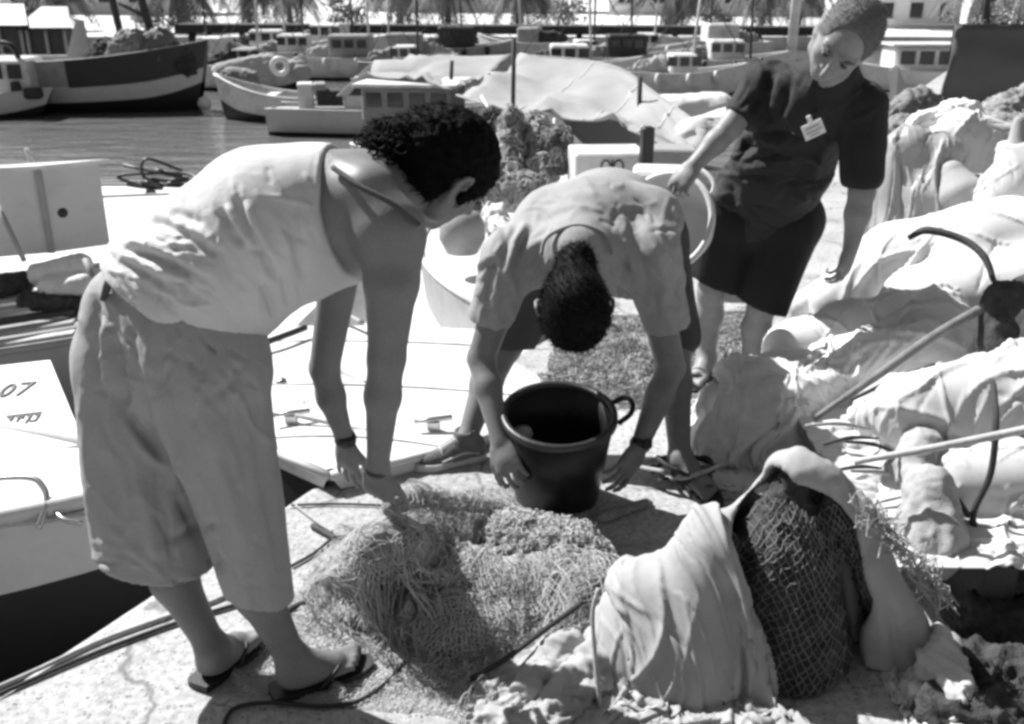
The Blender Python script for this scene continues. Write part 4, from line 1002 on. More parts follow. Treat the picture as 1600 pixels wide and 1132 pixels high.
def net():
    t = thing('fishing_net', 'tangled grey fishing net pulled out on the quay before the bucket', 'fishing net', V(-.1, 2.4, 0))
    s = Sdf((-.76, 1.80, -.03), (.56, 3.12, .62), .010)
    hand = P(592, 815, 2.09)
    s.cap(G(575, 930), P(594, 835, 2.12), .075, .024, .04); s.cap(G(650, 900, .05), P(620, 840, 2.2), .07, .04, .05)
    rl = np.random.RandomState(77)
    for k_ in range(34):
        u_, v_ = rl.uniform(520, 930), rl.uniform(880, 1020)
        if v_ < 990 + .1 * (u_ - 700) * (u_ < 700): s.ell(G(u_, v_, .03), (rl.uniform(.03, .07), rl.uniform(.02, .05), rl.uniform(.05, .115)), frame(V(rl.normal(), rl.normal(), 0), V(0, 0, 1)), .02); s.cap(G(535, 905), P(585, 850, 2.13), .045, .020, .03)
    s.cap(G(540, 965), G(720, 1015), .035, .045, .05); s.cap(G(720, 1010), G(930, 915), .050, .040, .05)
    s.cap(G(620, 925, .02), G(760, 930, .03), .060, .07, .05); s.cap(G(760, 930, .02), G(930, 900, .02), .065, .05, .05)
    s.cap(P(620, 840, 2.2), G(690, 860, .03), .035, .05, .04); s.cap(G(690, 850, .02), G(780, 880, .01), .05, .04, .05)
    s.cap(P(612, 792, 2.2), P(650, 775, 2.5), .028, .030, .03); s.cap(P(650, 780, 2.5), P(790, 795, 2.72), .028, .022, .03)
    s.cap(G(940, 815), G(1010, 790), .035, .03, .05)
    c = Sdf(s.lo, s.lo + (s.n - 1) * s.h, s.h); c.f = s.f + .004; c.cut(V(0, 0, .004), V(0, 0, -1)); vs, fs = c.mesh(); vs = relax(vs, fs, 2); N = vnormals(vs, fs)
    up = np.clip(vs[:, 2] / .03, 0, 1); vs = vs + N * (up * (.020 * (folds(vs, V(.75, -.5, -.2), 2, 15, 5) - .45)))[:, None]
    h = mesh_obj('net_heap', vs, fs, M['net_grey'], t); vs_h, fs_h = vs, fs
    # three layers of real netting thrown over each other
    for i, (crn, nx, ny, exc, sd, m) in enumerate((([(-.66, 1.98), (.16, 1.86), (.46, 2.62), (-.50, 2.72)], 116, 104, 1.22, 41, 'net_strand'), ([(-.62, 2.10), (-.06, 1.92), (.10, 2.40), (-.40, 2.86)], 92, 92, 1.35, 43, 'net_pale'), ([(-.46, 2.28), (.30, 2.70), (.20, 3.02), (-.36, 2.92)], 100, 60, 1.3, 47, 'net_strand'), ([(-.20, 1.98), (.42, 2.22), (.36, 2.52), (-.30, 2.40)], 92, 60, 1.30, 49, 'net_pale'))):
        X = drape(crn, nx, ny, s, .46 + .04 * i, exc, 40, 6, seed=sd, thick=.006 + .005 * i, bend=.08, noise=.03)
        vs, fs = net_wires(sheet_folds(X, 46, sd, .4, .8, 1.0, .010, .026, .10, .5), .0011, 1, 3, .06, sd, .0016); o = mesh_obj('netting', vs, fs, M[m], t); tag(o, kind='stuff')
    mb = surface_strands(np.concatenate([vs_h]), fs_h, 220, 3, .34, .022, .0009, .010, lambda v: v[:, 2] > .012, .40); o = mb.build('loose_strands', M['net_pale'], h); tag(o, kind='stuff')
    # the crinkled pale bunch
    s = Sdf((-.12, 2.15, -.03), (.42, 2.75, .34), .0075)
    s.ell(G(800, 845, .05), (.11, .10, .085), None, .03); s.ell(G(870, 855, .04), (.13, .10, .07), None, .05); s.ell(G(800, 875, .03), (.09, .07, .06), None, .04); s.ell(G(920, 872, .03), (.07, .06, .04), None, .03)
    s.cut(V(0, 0, .004), V(0, 0, -1)); vs, fs = s.mesh(); vs = relax(vs, fs, 1); N = vnormals(vs, fs); vs = vs + N * (.034 * (ridged(vs * 26, 3, 14) - .45))[:, None]
    b = mesh_obj('net_bunch', vs, fs, M['net_grey'], t)
    rng = np.random.RandomState(9); mb = MB()
    for k in range(1500):
        i = rng.randint(len(vs));
        if vs[i][2] < .02: continue
        c = vs[i] + N[i] * rng.uniform(0, .012); a = rng.uniform(0, 6.3); r = rng.uniform(.006, .015); e1 = nrm(np.cross(N[i], rng.normal(size=3))); e2 = nrm(np.cross(N[i], e1) + N[i] * rng.uniform(-1, 1)); th = np.linspace(a, a + rng.uniform(3, 6), 7)
        mb.tube(c + e1 * (np.cos(th) * r)[:, None] + e2 * (np.sin(th) * r)[:, None], .0017, 3, False)
    o = mb.build('curled_strands', M['net_pale'], b); tag(o, kind='stuff')
    # head rope of the net
    mb = MB(); mb.tube(spline([G(735, 1062, .02), G(790, 1030, .05), G(850, 985, .075), G(905, 945, .10), G(935, 915, .13), G(985, 870, .2)], 8), .0075, 6); mb.build('head_rope', M['rope_dark'], t)
net()

# ---- ropes on the quay
def rope(name, pts, r, m, label, n=8, seg=6):
    mb = MB(); mb.tube(spline(pts, n), r, seg); o = mb.build(name, M[m], None); tag(o, label, 'rope'); return o
z = lambda u, v, h=.008: G(u, v, h)
rope('cord', [z(345, 1145), z(365, 1108), z(425, 1098, .012), z(500, 1104), z(560, 1095), z(605, 1065), z(632, 1035)], .0055, 'rope_dark', 'black cord curling round the woman\'s near flip-flop', 10)
rope('mooring_line', [z(-30, 1086), z(60, 1046), z(160, 1000), z(265, 962), z(330, 940), z(365, 925)], .006, 'rope_pale', 'thin pale mooring line nearest the quay edge behind the woman\'s feet')
rope('mooring_line', [z(-30, 1098), z(60, 1058), z(170, 1012), z(280, 972), z(345, 952), z(372, 944)], .006, 'rope_dark', 'thin dark mooring line just inside the pale one on the quay edge')
rope('cord', [z(440, 962), z(462, 948), z(490, 938)], .009, 'rope_dark', 'short black cord end between the woman\'s knees and the net')
rope('cord', [z(455, 885), z(490, 865), z(520, 842), z(545, 838)], .005, 'rope_dark', 'short dark cord leading to the net below the woman\'s left hand')
rope('cord', [z(455, 790), z(500, 788), z(545, 788), z(600, 790)], .004, 'rope_dark', 'thin cord lying straight across the quay under the woman\'s hands')
rope('cord', [z(462, 790), z(490, 812), z(520, 832)], .004, 'rope_pale', 'thin pale cord slanting over the quay edge by the woman\'s left hand')
o = rope('stick', [z(488, 822, .01), z(508, 833, .01), z(525, 842, .01)], .010, 'wood_dark', 'short dark stick lying by the net below the woman\'s left hand'); o['category'] = 'stick'
def rope_tangle():
    rng = np.random.RandomState(4); c = G(1065, 752)
    for i in range(3):
        a0 = rng.uniform(0, 6); pts = [c + V(.10 * math.cos(a0 + k * 1.1) * (1 + .25 * rng.normal()), .08 * math.sin(a0 + k * 1.1) - .02, .03 + .07 * rng.rand()) for k in range(7)]
        rope('rope', pts, .008, ('rope_dark', 'rope_pale', 'rope_dark')[i], ('dark rope looped round the bending man\'s sandal', 'pale rope tangled with the dark loops at the bending man\'s sandal', 'stiff dark rope loop standing up behind the bending man\'s sandal')[i])
rope_tangle()

# ---- the open sack in front, full of dark net
def open_sack():
    t = thing('open_sack', 'big pale sack in the foreground, open and full of dark netting', 'sack', V(.62, 2.05, 0))
    def shape(s, g):
        s.cap(P(1238, 748, 2.18), P(1225, 860, 2.17), .075 - g, .16 - g, .06); s.cap(P(1225, 860, 2.17), P(1215, 1090, 2.10), .16 - g, .245 - g, .06)
        s.cap(P(1290, 760, 2.16), P(1310, 800, 2.15), .055 - g, .075 - g, .05)
        s.cap(P(1120, 850, 2.13), P(1060, 1010, 2.10), .085 - g, .160 - g, .06); s.cap(P(1060, 1010, 2.10), P(1050, 1165, 2.02), .160 - g, .190 - g, .06)
        s.cap(P(1010, 940, 2.13), P(985, 1165, 2.02), .10 - g, .15 - g, .05)
        s.cap(P(1330, 830, 2.14), P(1395, 1000, 2.12), .07 - g, .085 - g, .05); s.cap(P(1395, 1000, 2.12), P(1405, 1185, 2.0), .085 - g, .10 - g, .05)
    lo, hi = (-.08, 1.55, -.02), (1.15, 2.55, .72)
    s = Sdf(lo, hi, .0075); shape(s, 0); s.shell(.020)
    # the mouth of the sack
    s.cap(P(1210, 812, 1.98), P(1262, 900, 1.95), .100, .160, .02, (V(0, 1, 0), 2.2), 'sub'); s.cap(P(1262, 900, 1.95), P(1300, 1010, 1.93), .160, .140, .02, (V(0, 1, 0), 2.2), 'sub')
    s.cap(P(1302, 1010, 1.93), P(1325, 1190, 1.84), .145, .130, .02, (V(0, 1, 0), 2.2), 'sub'); s.cut(V(0, 0, .003), V(0, 0, -1))
    def d_(v, N):
        cr = creases(v, N, [([(1085, 800), (1070, 880), (1075, 960)], 14, .014), ([(1010, 850), (985, 930), (1000, 1000)], 12, -.012), ([(940, 930), (985, 1020), (1025, 1140)], 9, -.020), ([(985, 1000), (1020, 1060), (1050, 1130)], 8, .014), ([(1030, 1000), (1055, 1050), (1060, 1100)], 7, -.014), ([(1045, 990), (1070, 1030), (1078, 1070)], 6, .012), ([(1110, 800), (1140, 900), (1190, 1010), (1220, 1130)], 9, .016), ([(1090, 830), (1110, 930), (1150, 1050)], 14, -.010),
            ([(960, 950), (975, 1040), (985, 1130)], 8, .012), ([(1200, 700), (1170, 740), (1120, 780)], 8, -.012), ([(1230, 690), (1270, 720), (1320, 770)], 9, .012), ([(1390, 930), (1400, 1010), (1420, 1130)], 10, -.014), ([(1420, 900), (1440, 1000), (1450, 1130)], 9, .012), ([(1320, 720), (1345, 790), (1400, 870)], 8, -.012)])
        return cr + .012 * (folds(v, V(-.35, -.2, -1), .8, 8, 61, .03, 1.8) - .45) + .002 * (fbm(v * 30, 3, 2) - .5)
    sk = sdf_obj('sack_cloth', s, M['sack_shaded'], t, d_, 3)
    w = Sdf(lo, hi, .012); shape(w, -.004)
    X = drape([(.02, 1.70), (.72, 1.74), (.52, 2.42), (.05, 2.46)], 78, 112, w, .68, 1.04, 30, seed=12, thick=.012, noise=.02); X = upsample(X); X = sheet_folds(X, 16, 12, 1.35, .3, .9, .010, .028, .3, .9); X = sheet_folds(X, 150, 13, 1.35, .4, 1.0, .004, .010, .08, .45); vs, fs = sheet(X, .003); mesh_obj('front_panel', vs, fs, M['sack_shaded'], t)
    s = Sdf(lo, hi, .009); shape(s, .045); s.cut(V(0, 0, .003), V(0, 0, -1)); vs, fs = s.mesh(); vs = relax(vs, fs, 2); N = vnormals(vs, fs)
    vs = vs + N * (.030 * (folds(vs, V(.1, 0, 1), 2, 12, 71) - .4) + .02 * (ridged(vs * 24, 2, 4) - .4))[:, None]
    core = mesh_obj('net_filling', vs, fs, M['net_dark'], t)
    from mathutils.bvhtree import BVHTree
    bv = BVHTree.FromPolygons([tuple(x) for x in vs], fs.tolist()); rng = np.random.RandomState(2); mb = MB(); node = {}
    a, b = .017, .022
    for i in range(-2, 42):
        for j in range(0, 42):
            x = .36 + i * a + (a / 2 if j % 2 else 0); zz = .02 + j * b * .6; x += .03 * math.sin(zz * 9 + i * .2) + rng.normal() * .0015; zz += .02 * math.sin(i * .5) + rng.normal() * .0015
            h = bv.ray_cast(Vector((x, 1.2, zz)), Vector((0, 1, -.15)).normalized(), 2.0)
            if h[0] is not None: node[i, j] = np.array(h[0]) + V(0, -.006 - .004 * rng.rand(), .003)
    for (i, j), p in node.items():
        for di in ((0, 1) if j % 2 else (-1, 0)):
            q = node.get((i + di, j + 1))
            if q is not None and np.linalg.norm(q - p) < .055: mb.tube(np.array([p, (p + q) / 2 + V(0, -.002, -.002), q]), .0016, 3, False)
    o = mb.build('net_meshes', M['net_cord'], core); tag(o, kind='stuff')
    # frayed hem on the right and the draw cord on the left
    mb = MB()
    for k in range(160):
        q = rng.rand(); p = P(1335 + 130 * q, 775 + 150 * q, 2.06 - .04 * q); mb.tube(spline([p + rng.normal(size=3) * .012, p + rng.normal(size=3) * .018 + V(.012, -.01, 0), p + rng.normal(size=3) * .02 + V(.02, -.02, -.03)], 3), .0018, 3, False)
    mb.build('frayed_hem', M['rope_pale'], sk)
    mb = MB(); mb.tube(spline([P(935, 920, 2.0), P(926, 960, 1.98), P(930, 1030, 1.94), P(937, 1100, 1.90), P(940, 1150, 1.88)], 6), .006, 6); mb.build('draw_cord', M['rope_pale'], sk)
open_sack()
def blob_sack(name, label, prims, m, h=.010, fd=V(.5, .3, -.6), amp=.03, freq=9, seed=1, cat='sack', zc=.004, fine=.012, group=None, lump=.0, cr=(), boxes=()):
    lo = np.min([np.minimum(a, b) - max(r, q) - .08 for a, b, r, q in prims], 0); hi = np.max([np.maximum(a, b) + max(r, q) + .08 for a, b, r, q in prims], 0); lo[2] = max(lo[2], zc - .03)
    s = Sdf(lo, hi, h)
    for a, b, r, q in prims: s.cap(a, b, r, q, .06)
    for c0, r, R, rd in boxes: s.box(c0, r, R, rd, .04)
    s.cut(V(0, 0, zc), V(0, 0, -1))
    o = sdf_obj(name, s, M[m], None, lambda v, N: amp * (folds(v, fd, 1.0, freq, seed, .04, 1.9) - .42) + fine * (folds(v, V(-fd[1], fd[0], .5), 3, freq * 2, seed + 9) - .4) + lump * (ridged(v * 30, 2, seed) - .4) + .002 * (fbm(v * 40, 2, 3) - .5) + creases(v, N, cr))
    return tag(o, label, cat, group)
def shape_sdf(prims, boxes=(), h=.012, zc=.004, pad=.08):
    lo = np.min([np.minimum(a, b) - max(r, q) - pad for a, b, r, q in prims], 0); hi = np.max([np.maximum(a, b) + max(r, q) + pad for a, b, r, q in prims], 0); lo[2] = zc - .03
    s = Sdf(lo, hi, h)
    for a, b, r, q in prims: s.cap(a, b, r, q, .05)
    for c0, r, R, rd in boxes: s.box(c0, r, R, rd, .03)
    return s
def covered(name, label, cat, prims, sheets, m, boxes=(), zc=.004, core_m='sack_grey', cr=(), h=.012, nf=60, ang=.5, famp=.8):
    """a heap under one or more draped sheets"""
    s = shape_sdf(prims, boxes, h, zc); X0 = np.mean([(a + b) / 2 for a, b, r, q in prims], 0); t = thing(name, label, cat, V(X0[0], X0[1], zc)); c = shape_sdf(prims, boxes, h, zc); c.f += .004; c.cut(V(0, 0, zc), V(0, 0, -1))
    sdf_obj('filling', c, M[core_m], t)
    for i, (crn, nx, ny, exc, sd) in enumerate(sheets):
        zt = max(max(a[2] + r, b[2] + q) for a, b, r, q in prims) + .05
        X = drape(crn, nx, ny, s, zt + .02 * i, exc, seed=sd, floor=zc + .004, thick=.008 + .010 * i, bend=.25); X = upsample(X); X = sheet_folds(X, nf // 2, sd, ang, .5, famp, .010, .028, .2, .8); X = sheet_folds(X, nf * 3, sd + 100, ang, .7, famp * 1.3, .0045, .011, .06, .36)
        if len(cr):
            vs, fs = X.reshape(-1, 3), None; du = np.gradient(X, axis=0); dv = np.gradient(X, axis=1); N = np.cross(du, dv); N /= np.linalg.norm(N, axis=2)[..., None] + 1e-9; N *= np.sign(N[..., 2:3] + 1e-9); X = X + N * creases(vs, N.reshape(-1, 3), cr).reshape(X.shape[:2])[..., None]
        vs, fs = sheet(X, .003); o = mesh_obj('cover_sheet', vs, fs, M[m], t)
    return t
c_ = lambda a, b, r, q=None: (a, b, r, r if q is None else q)
covered('plastic_sheet', 'crumpled pale plastic sheet between the net and the open sack', 'plastic sheet', [c_(G(820, 1080), G(900, 1000), .025, .04), c_(G(860, 1130), G(930, 1060), .035, .05), c_(G(760, 1120), G(860, 1160), .025, .03)], [([(-.12, 1.70), (.34, 1.70), (.36, 2.22), (-.02, 2.18)], 74, 80, 1.08, 17)], 'sack_shaded', famp=.6, nf=50)
# white sacks and bundled sheets on the right
covered('white_bundle', 'boxy white bundle with shaded end beside the bending man', 'sack', [c_(G(1120, 690, .06), P(1190, 610, 3.45), .09, .10), c_(P(1200, 605, 3.45), P(1290, 600, 3.40), .11, .12)],
    [([(.66, 3.02), (1.18, 2.92), (1.34, 3.72), (.66, 3.76)], 84, 96, 1.04, 3)], 'sack_white', boxes=[(P(1228, 640, 3.32), (.16, .19, .17), frame(V(-.80, -.60, 0), V(0, 0, 1)), .03), (P(1160, 660, 3.32), (.14, .12, .12), frame(V(-.86, -.5, 0), V(.25, 0, 1)), .05)])
covered('white_bundle', 'long folded white sheet lying behind the wooden pole', 'sack', [c_(P(1230, 545, 3.65), P(1330, 525, 3.7), .09, .12), c_(P(1330, 525, 3.7), P(1460, 505, 3.6), .13, .13), c_(P(1300, 585, 3.4), P(1440, 565, 3.35), .11, .12)],
    [([(.98, 3.12), (1.80, 3.0), (1.92, 3.82), (1.02, 3.95)], 104, 100, 1.04, 5), ([(1.15, 3.2), (1.65, 3.1), (1.75, 3.6), (1.2, 3.65)], 64, 60, 1.06, 15)], 'sack_white')
covered('white_sheet', 'large white sheet heaped highest behind the curved branch', 'sheet', [c_(P(1300, 470, 4.1), P(1400, 405, 4.2), .09, .15), c_(P(1400, 415, 4.15), P(1530, 390, 4.1), .17, .19), c_(P(1530, 395, 4.0), P(1640, 385, 4.0), .20, .21), c_(P(1440, 475, 3.85), P(1600, 455, 3.8), .15, .19), c_(P(1250, 480, 4.3), P(1320, 440, 4.4), .05, .07)],
    [([(1.12, 3.62), (2.75, 3.45), (2.75, 4.55), (1.15, 4.62)], 150, 104, 1.04, 7)], 'sack_white')
s4 = covered('white_sack', 'full white sack roped round, resting on the low pallet', 'sack', [c_(P(1420, 645, 2.75), P(1620, 615, 2.75), .11, .15), c_(P(1390, 645, 2.95), P(1600, 625, 2.95), .11, .14), c_(P(1490, 760, 2.54), P(1660, 750, 2.54), .10, .12), c_(P(1500, 830, 2.47), P(1660, 830, 2.47), .08, .08)],
    [([(1.00, 2.18), (1.80, 2.18), (1.85, 3.12), (1.00, 3.16)], 92, 108, 1.04, 9)], 'sackcloth', zc=.225)
def sack_rope():
    mb = MB(); mb.tube(spline([P(1552, 600, 2.62), P(1556, 660, 2.42), P(1548, 740, 2.385), P(1520, 810, 2.37), P(1545, 870, 2.345)], 6), .009, 6); mb.tube(spline([P(1490, 770, 2.385), P(1515, 808, 2.368)], 4), .008, 5); mb.build('binding_rope', M['rope_dark'], s4)
sack_rope()
blob_sack('grey_sack', 'small shaded grey sack leaning in front of the roped white sack', [c_(P(1450, 760, 2.40), P(1455, 850, 2.30), .06, .09), c_(P(1410, 740, 2.5), P(1440, 700, 2.6), .05, .06)], 'sack_grey', .0085, V(.1, .2, -1), .025, 12, 52)
covered('plastic_bag', 'bulging translucent plastic bag behind the standing man', 'bag', [c_(P(1405, 300, 4.7), P(1420, 235, 4.7), .13, .11), c_(P(1450, 310, 4.6), P(1470, 245, 4.65), .14, .10), c_(P(1400, 360, 4.6), P(1480, 350, 4.5), .09, .11)], [([(1.62, 4.36), (2.20, 4.32), (2.28, 4.9), (1.66, 4.92)], 72, 72, 1.03, 62)], 'plastic_bag', ang=1.3, nf=70)
covered('plastic_bag', 'darker plastic bag leaning right of the bulging translucent one', 'bag', [c_(P(1500, 300, 4.45), P(1488, 270, 4.5), .11, .06), c_(P(1520, 330, 4.4), P(1500, 320, 4.5), .09, .11)], [([(1.98, 4.22), (2.36, 4.2), (2.4, 4.66), (1.98, 4.7)], 50, 58, 1.03, 64)], 'sack_grey', ang=1.3, nf=50)
covered('tied_sack', 'knotted pale sack at the right edge above the white sheet', 'sack', [c_(P(1575, 300, 4.3), P(1610, 270, 4.3), .12, .12), c_(P(1585, 255, 4.3), P(1592, 190, 4.35), .055, .03), c_(P(1545, 320, 4.25), P(1530, 345, 4.2), .045, .04)], [([(2.06, 4.06), (2.62, 4.06), (2.62, 4.54), (2.1, 4.54)], 72, 62, 1.03, 72)], 'sackcloth', ang=1.4, nf=60)
covered('white_sheet', 'crumpled white sheet behind the plastic bags', 'sheet', [c_(P(1440, 205, 5.4), P(1500, 190, 5.5), .09, .11), c_(P(1500, 210, 5.2), P(1560, 230, 5.2), .12, .12), c_(P(1470, 260, 5.3), P(1570, 280, 5.2), .15, .15)], [([(2.05, 4.98), (2.95, 4.9), (2.95, 5.65), (2.1, 5.7)], 96, 80, 1.03, 82)], 'sack_white', nf=90)
blob_sack('net_heap', 'grey net heaped over crates at the far right', [c_(P(1560, 190, 6.2), P(1640, 160, 6.2), .14, .16), c_(P(1560, 230, 6.0), P(1640, 240, 6.0), .2, .2)], 'net_grey', .014, V(.9, .2, .2), .04, 10, 84, 'fishing net', lump=.03)
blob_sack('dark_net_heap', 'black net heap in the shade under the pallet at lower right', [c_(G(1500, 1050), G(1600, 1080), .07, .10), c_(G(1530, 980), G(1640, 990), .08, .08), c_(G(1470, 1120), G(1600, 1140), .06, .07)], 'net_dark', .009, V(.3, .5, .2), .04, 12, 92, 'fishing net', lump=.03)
covered('canvas_scrap', 'frayed pale canvas scrap at the right foot of the open sack', 'canvas', [c_(G(1480, 1010, .06), G(1490, 1090, .03), .045, .05), c_(G(1500, 1100), G(1530, 1140), .04, .04)], [([(.92, 1.78), (1.10, 1.76), (1.14, 2.14), (.94, 2.16)], 40, 60, 1.05, 94)], 'sackcloth', ang=1.3, nf=40)
def debris():
    rng = np.random.RandomState(31); mb = MB()
    for k in range(900):
        u, v = rng.uniform(800, 1230), rng.uniform(490, 640); c = G(u, v, .006); 
        if (c[:2] - EDGE0) @ V(EDGE_D[1], -EDGE_D[0]) < .08: continue
        if fbm(np.array([[c[0] * 3, c[1] * 2, 0]]), 2, 4)[0] < .5: continue
        a = rng.uniform(0, 6.3); r = rng.uniform(.01, .035); th = np.linspace(a, a + rng.uniform(1, 4), 6); mb.tube(np.stack([c[0] + r * np.cos(th), c[1] + r * np.sin(th) * .8, .006 + .012 * np.abs(np.sin(th * 2 + a))], 1), rng.uniform(.0015, .004), 4, False)
    o = mb.build('net_scraps', M['net_cord'], None); tag(o, 'loose net scraps and cord ends strewn on the quay behind the bucket', 'net scraps', kind='stuff')
debris()
def spread_net():
    pts = [G(850, 625)[:2], G(1130, 640)[:2], G(1190, 490)[:2], G(900, 500)[:2]]; c = np.mean(pts, 0); t = thing('fishing_net', 'grey net spread flat on the quay behind the bending man', 'fishing net', V(c[0], c[1], 0)); rl = np.random.RandomState(5)
    s = Sdf((c[0] - .9, c[1] - .9, -.03), (c[0] + .9, c[1] + .9, .2), .015)
    for k in range(26): s.ell(V(c[0] + rl.normal() * .35, c[1] + rl.normal() * .3, .0), (rl.uniform(.04, .12), rl.uniform(.03, .08), rl.uniform(.01, .05)), frame(V(rl.normal(), rl.normal(), 0), V(0, 0, 1)), .02)
    for sd, k in ((61, 1.0), (62, .8)):
        X = drape([tuple(c + (p - c) * k) for p in pts], 84, 84, s, .1, 1.15, 20, 5, seed=sd, thick=.006, noise=.02); X = sheet_folds(X, 40, sd, .3, .9, .9, .012, .03, .15, .6)
        vs, fs = net_wires(X, .0017, 1, 3, .08, sd, .003); o = mesh_obj('netting', vs, fs, M['net_cord' if sd == 61 else 'net_strand'], t); tag(o, kind='stuff')
spread_net()
def pallet():
    t = thing('pallet', 'low dark wooden pallet under the roped white sack', 'pallet', V(1.5, 2.5, 0)); x0 = P(1480, 890, 2.22)[0]
    for i in range(6):
        mb = MB(); mb.box((x0 + .75, 2.28 + i * .13, .205), (1.5, .105, .028), bev=.004); mb.build('slat', M['wood_pale'], t)
    for i in range(3):
        mb = MB(); mb.box((x0 + .15 + i * .55, 2.6, .095), (.09, .75, .186), bev=.004); mb.build('bearer', M['wood_dark'], t)
pallet()
# poles and branch
def pole(name, label, pts, r, m, cat='pole'):
    mb = MB(); mb.tube(spline(pts, 8), r, 8); o = mb.build(name, M[m], None); tag(o, label, cat); return o
pole('wooden_pole', 'weathered wooden pole slanting up over the white sheets', [P(1272, 655, 2.86), P(1370, 588, 2.9), P(1460, 525, 2.98), P(1570, 462, 3.1)], [.010, .014, .016, .017], 'wood_grey')
pole('wooden_pole', 'pale pole lying level in front of the roped white sack', [P(1335, 722, 2.38), P(1460, 700, 2.33), P(1640, 664, 2.28)], [.009, .011, .012], 'wood_pale')
pole('branch', 'curved dark branch hooked over the heaped white sheet', [P(1420, 372, 3.62), P(1450, 360, 3.58), P(1505, 375, 3.5), P(1538, 402, 3.42), P(1553, 440, 3.36)], [.010, .016, .014, .014, .010], 'wood_dark', 'branch')
pole('stick', 'thin dark stick under the slanting wooden pole', [P(1330, 625, 2.80), P(1400, 592, 2.85), P(1460, 570, 2.9)], [.006, .008, .006], 'wood_dark', 'stick')
blob_sack('dark_cloth', 'dark wet cloth hanging over the end of the slanting pole', [c_(P(1560, 465, 3.08), P(1555, 540, 3.0), .05, .06), c_(P(1570, 470, 3.1), P(1610, 450, 3.2), .045, .05)], 'net_dark', .009, V(.1, .1, 1), .03, 14, 98, 'cloth')
def twigs():
    rng = np.random.RandomState(12)
    spots = ((1345, 735), (1380, 745), (1362, 700), (1400, 720), (1330, 690), (1310, 668))
    ends = ('nearest the open sack', 'under the pale pole', 'behind the pale pole', 'by the grey sack', 'left of the pale pole', 'by the foot of the slanting pole')
    for i, (u, v) in enumerate(spots):
        a = rng.uniform(-.6, .6); p = P(u, v, 2.48 + rng.rand() * .1); d = V(math.cos(a), .2, -.3 * rng.rand()) * .10
        mb = MB(); mb.tube(spline([p - d, p + V(0, 0, .012), p + d], 5), [.004, .007, .003], 5); o = mb.build('driftwood_stick', M['wood_pale' if i % 2 else 'wood_dark'], None); tag(o, 'small broken stick ' + ends[i], 'stick', 'broken sticks')
twigs()
def cone():
    b = G(1278, 532); t = thing('traffic_cone', 'small grey traffic cone on the quay behind the white bundles', 'traffic cone', b)
    mb = MB(); mb.lathe([(0, .03), (.085, .03), (.080, .05), (.012, .36), (.0, .365)], b, 24); mb.build('cone_body', M['cone_grey'], t)
    mb = MB(); mb.box(b + V(0, 0, .016), (.22, .22, .028), .3, bev=.006); mb.build('base', M['rubber_black'], t)
cone()
# the tub held by the standing man
def tub():
    c = P(1050, 352, 3.74); ax = nrm(V(-.55, -.75, .38)); t = thing('tub', 'large white plastic tub tilted on its side, held by the standing man', 'tub', c - V(0, 0, .2))
    R = frame(np.cross(ax, V(0, 0, 1)), ax); R = np.array([R[0], R[1], ax]); mb = MB()
    mb.lathe([(0, -.15), (.10, -.15), (.115, -.14), (.185, .06), (.178, .06), (.108, -.13), (0, -.135)], c, 40, R); mb.build('tub_wall', M['tub_white'], t)
    mb = MB(); mb.lathe([(.176, .056), (.176, .066), (.188, .072), (.198, .066), (.198, .05), (.185, .046)], c, 40, R); mb.build('rim', M['tub_white'], t)
    mb = MB(); e = nrm(P(1075, 278, 3.62) - c); e = nrm(e - ax * (e @ ax)); f = np.cross(ax, e)
    mb.tube(spline([c + e * .19 + f * .07 + ax * .05, c + e * .222 + f * .05 + ax * .05, c + e * .232 + ax * .05, c + e * .222 - f * .05 + ax * .05, c + e * .19 - f * .07 + ax * .05], 5), .010, 6); mb.build('handle', M['tub_white'], t)
tub()
# ------------------------------------------------------------------ boats
mk('boat_white', 0.66, 0.5, 0.10, 3, 0.15, 20, dirt=0.34, dscale=3.2, fine=.06, fscale=60)
mk('boat_pale', 0.55, 0.55, 0.08, 4, 0.15, 30, dirt=0.2, dscale=4)
mk('boat_grey', 0.30, 0.6, 0.10, 4, 0.15, 30, dirt=0.25, dscale=5)
mk('boat_dark', 0.022, 0.5, 0.2, 4, 0.1, 30)
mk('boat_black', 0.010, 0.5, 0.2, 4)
mk('canvas_pale', 0.40, 0.85, 0.10, 2, 0.2, 60, dirt=.22, dscale=1.2, wrinkle=.25, wscale=3)
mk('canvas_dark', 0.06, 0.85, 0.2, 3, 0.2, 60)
mk('window_dark', 0.03, 0.12, 0.2, 3)
mk('lettering_dark', 0.035, 0.6, 0.1, 5)
def translucent(m, w=0.45):
    n = m.node_tree.nodes; l = m.node_tree.links; b = n['Principled BSDF']; out = n['Material Output']
    tr = n.new('ShaderNodeBsdfTranslucent'); tr.inputs['Color'].default_value = (.6, .6, .6, 1); mx = n.new('ShaderNodeMixShader'); mx.inputs['Fac'].default_value = w
    l.new(b.outputs[0], mx.inputs[1]); l.new(tr.outputs[0], mx.inputs[2]); l.new(mx.outputs[0], out.inputs['Surface'])
translucent(M['canvas_pale'], .28)
translucent(M['plastic_bag'], .35)

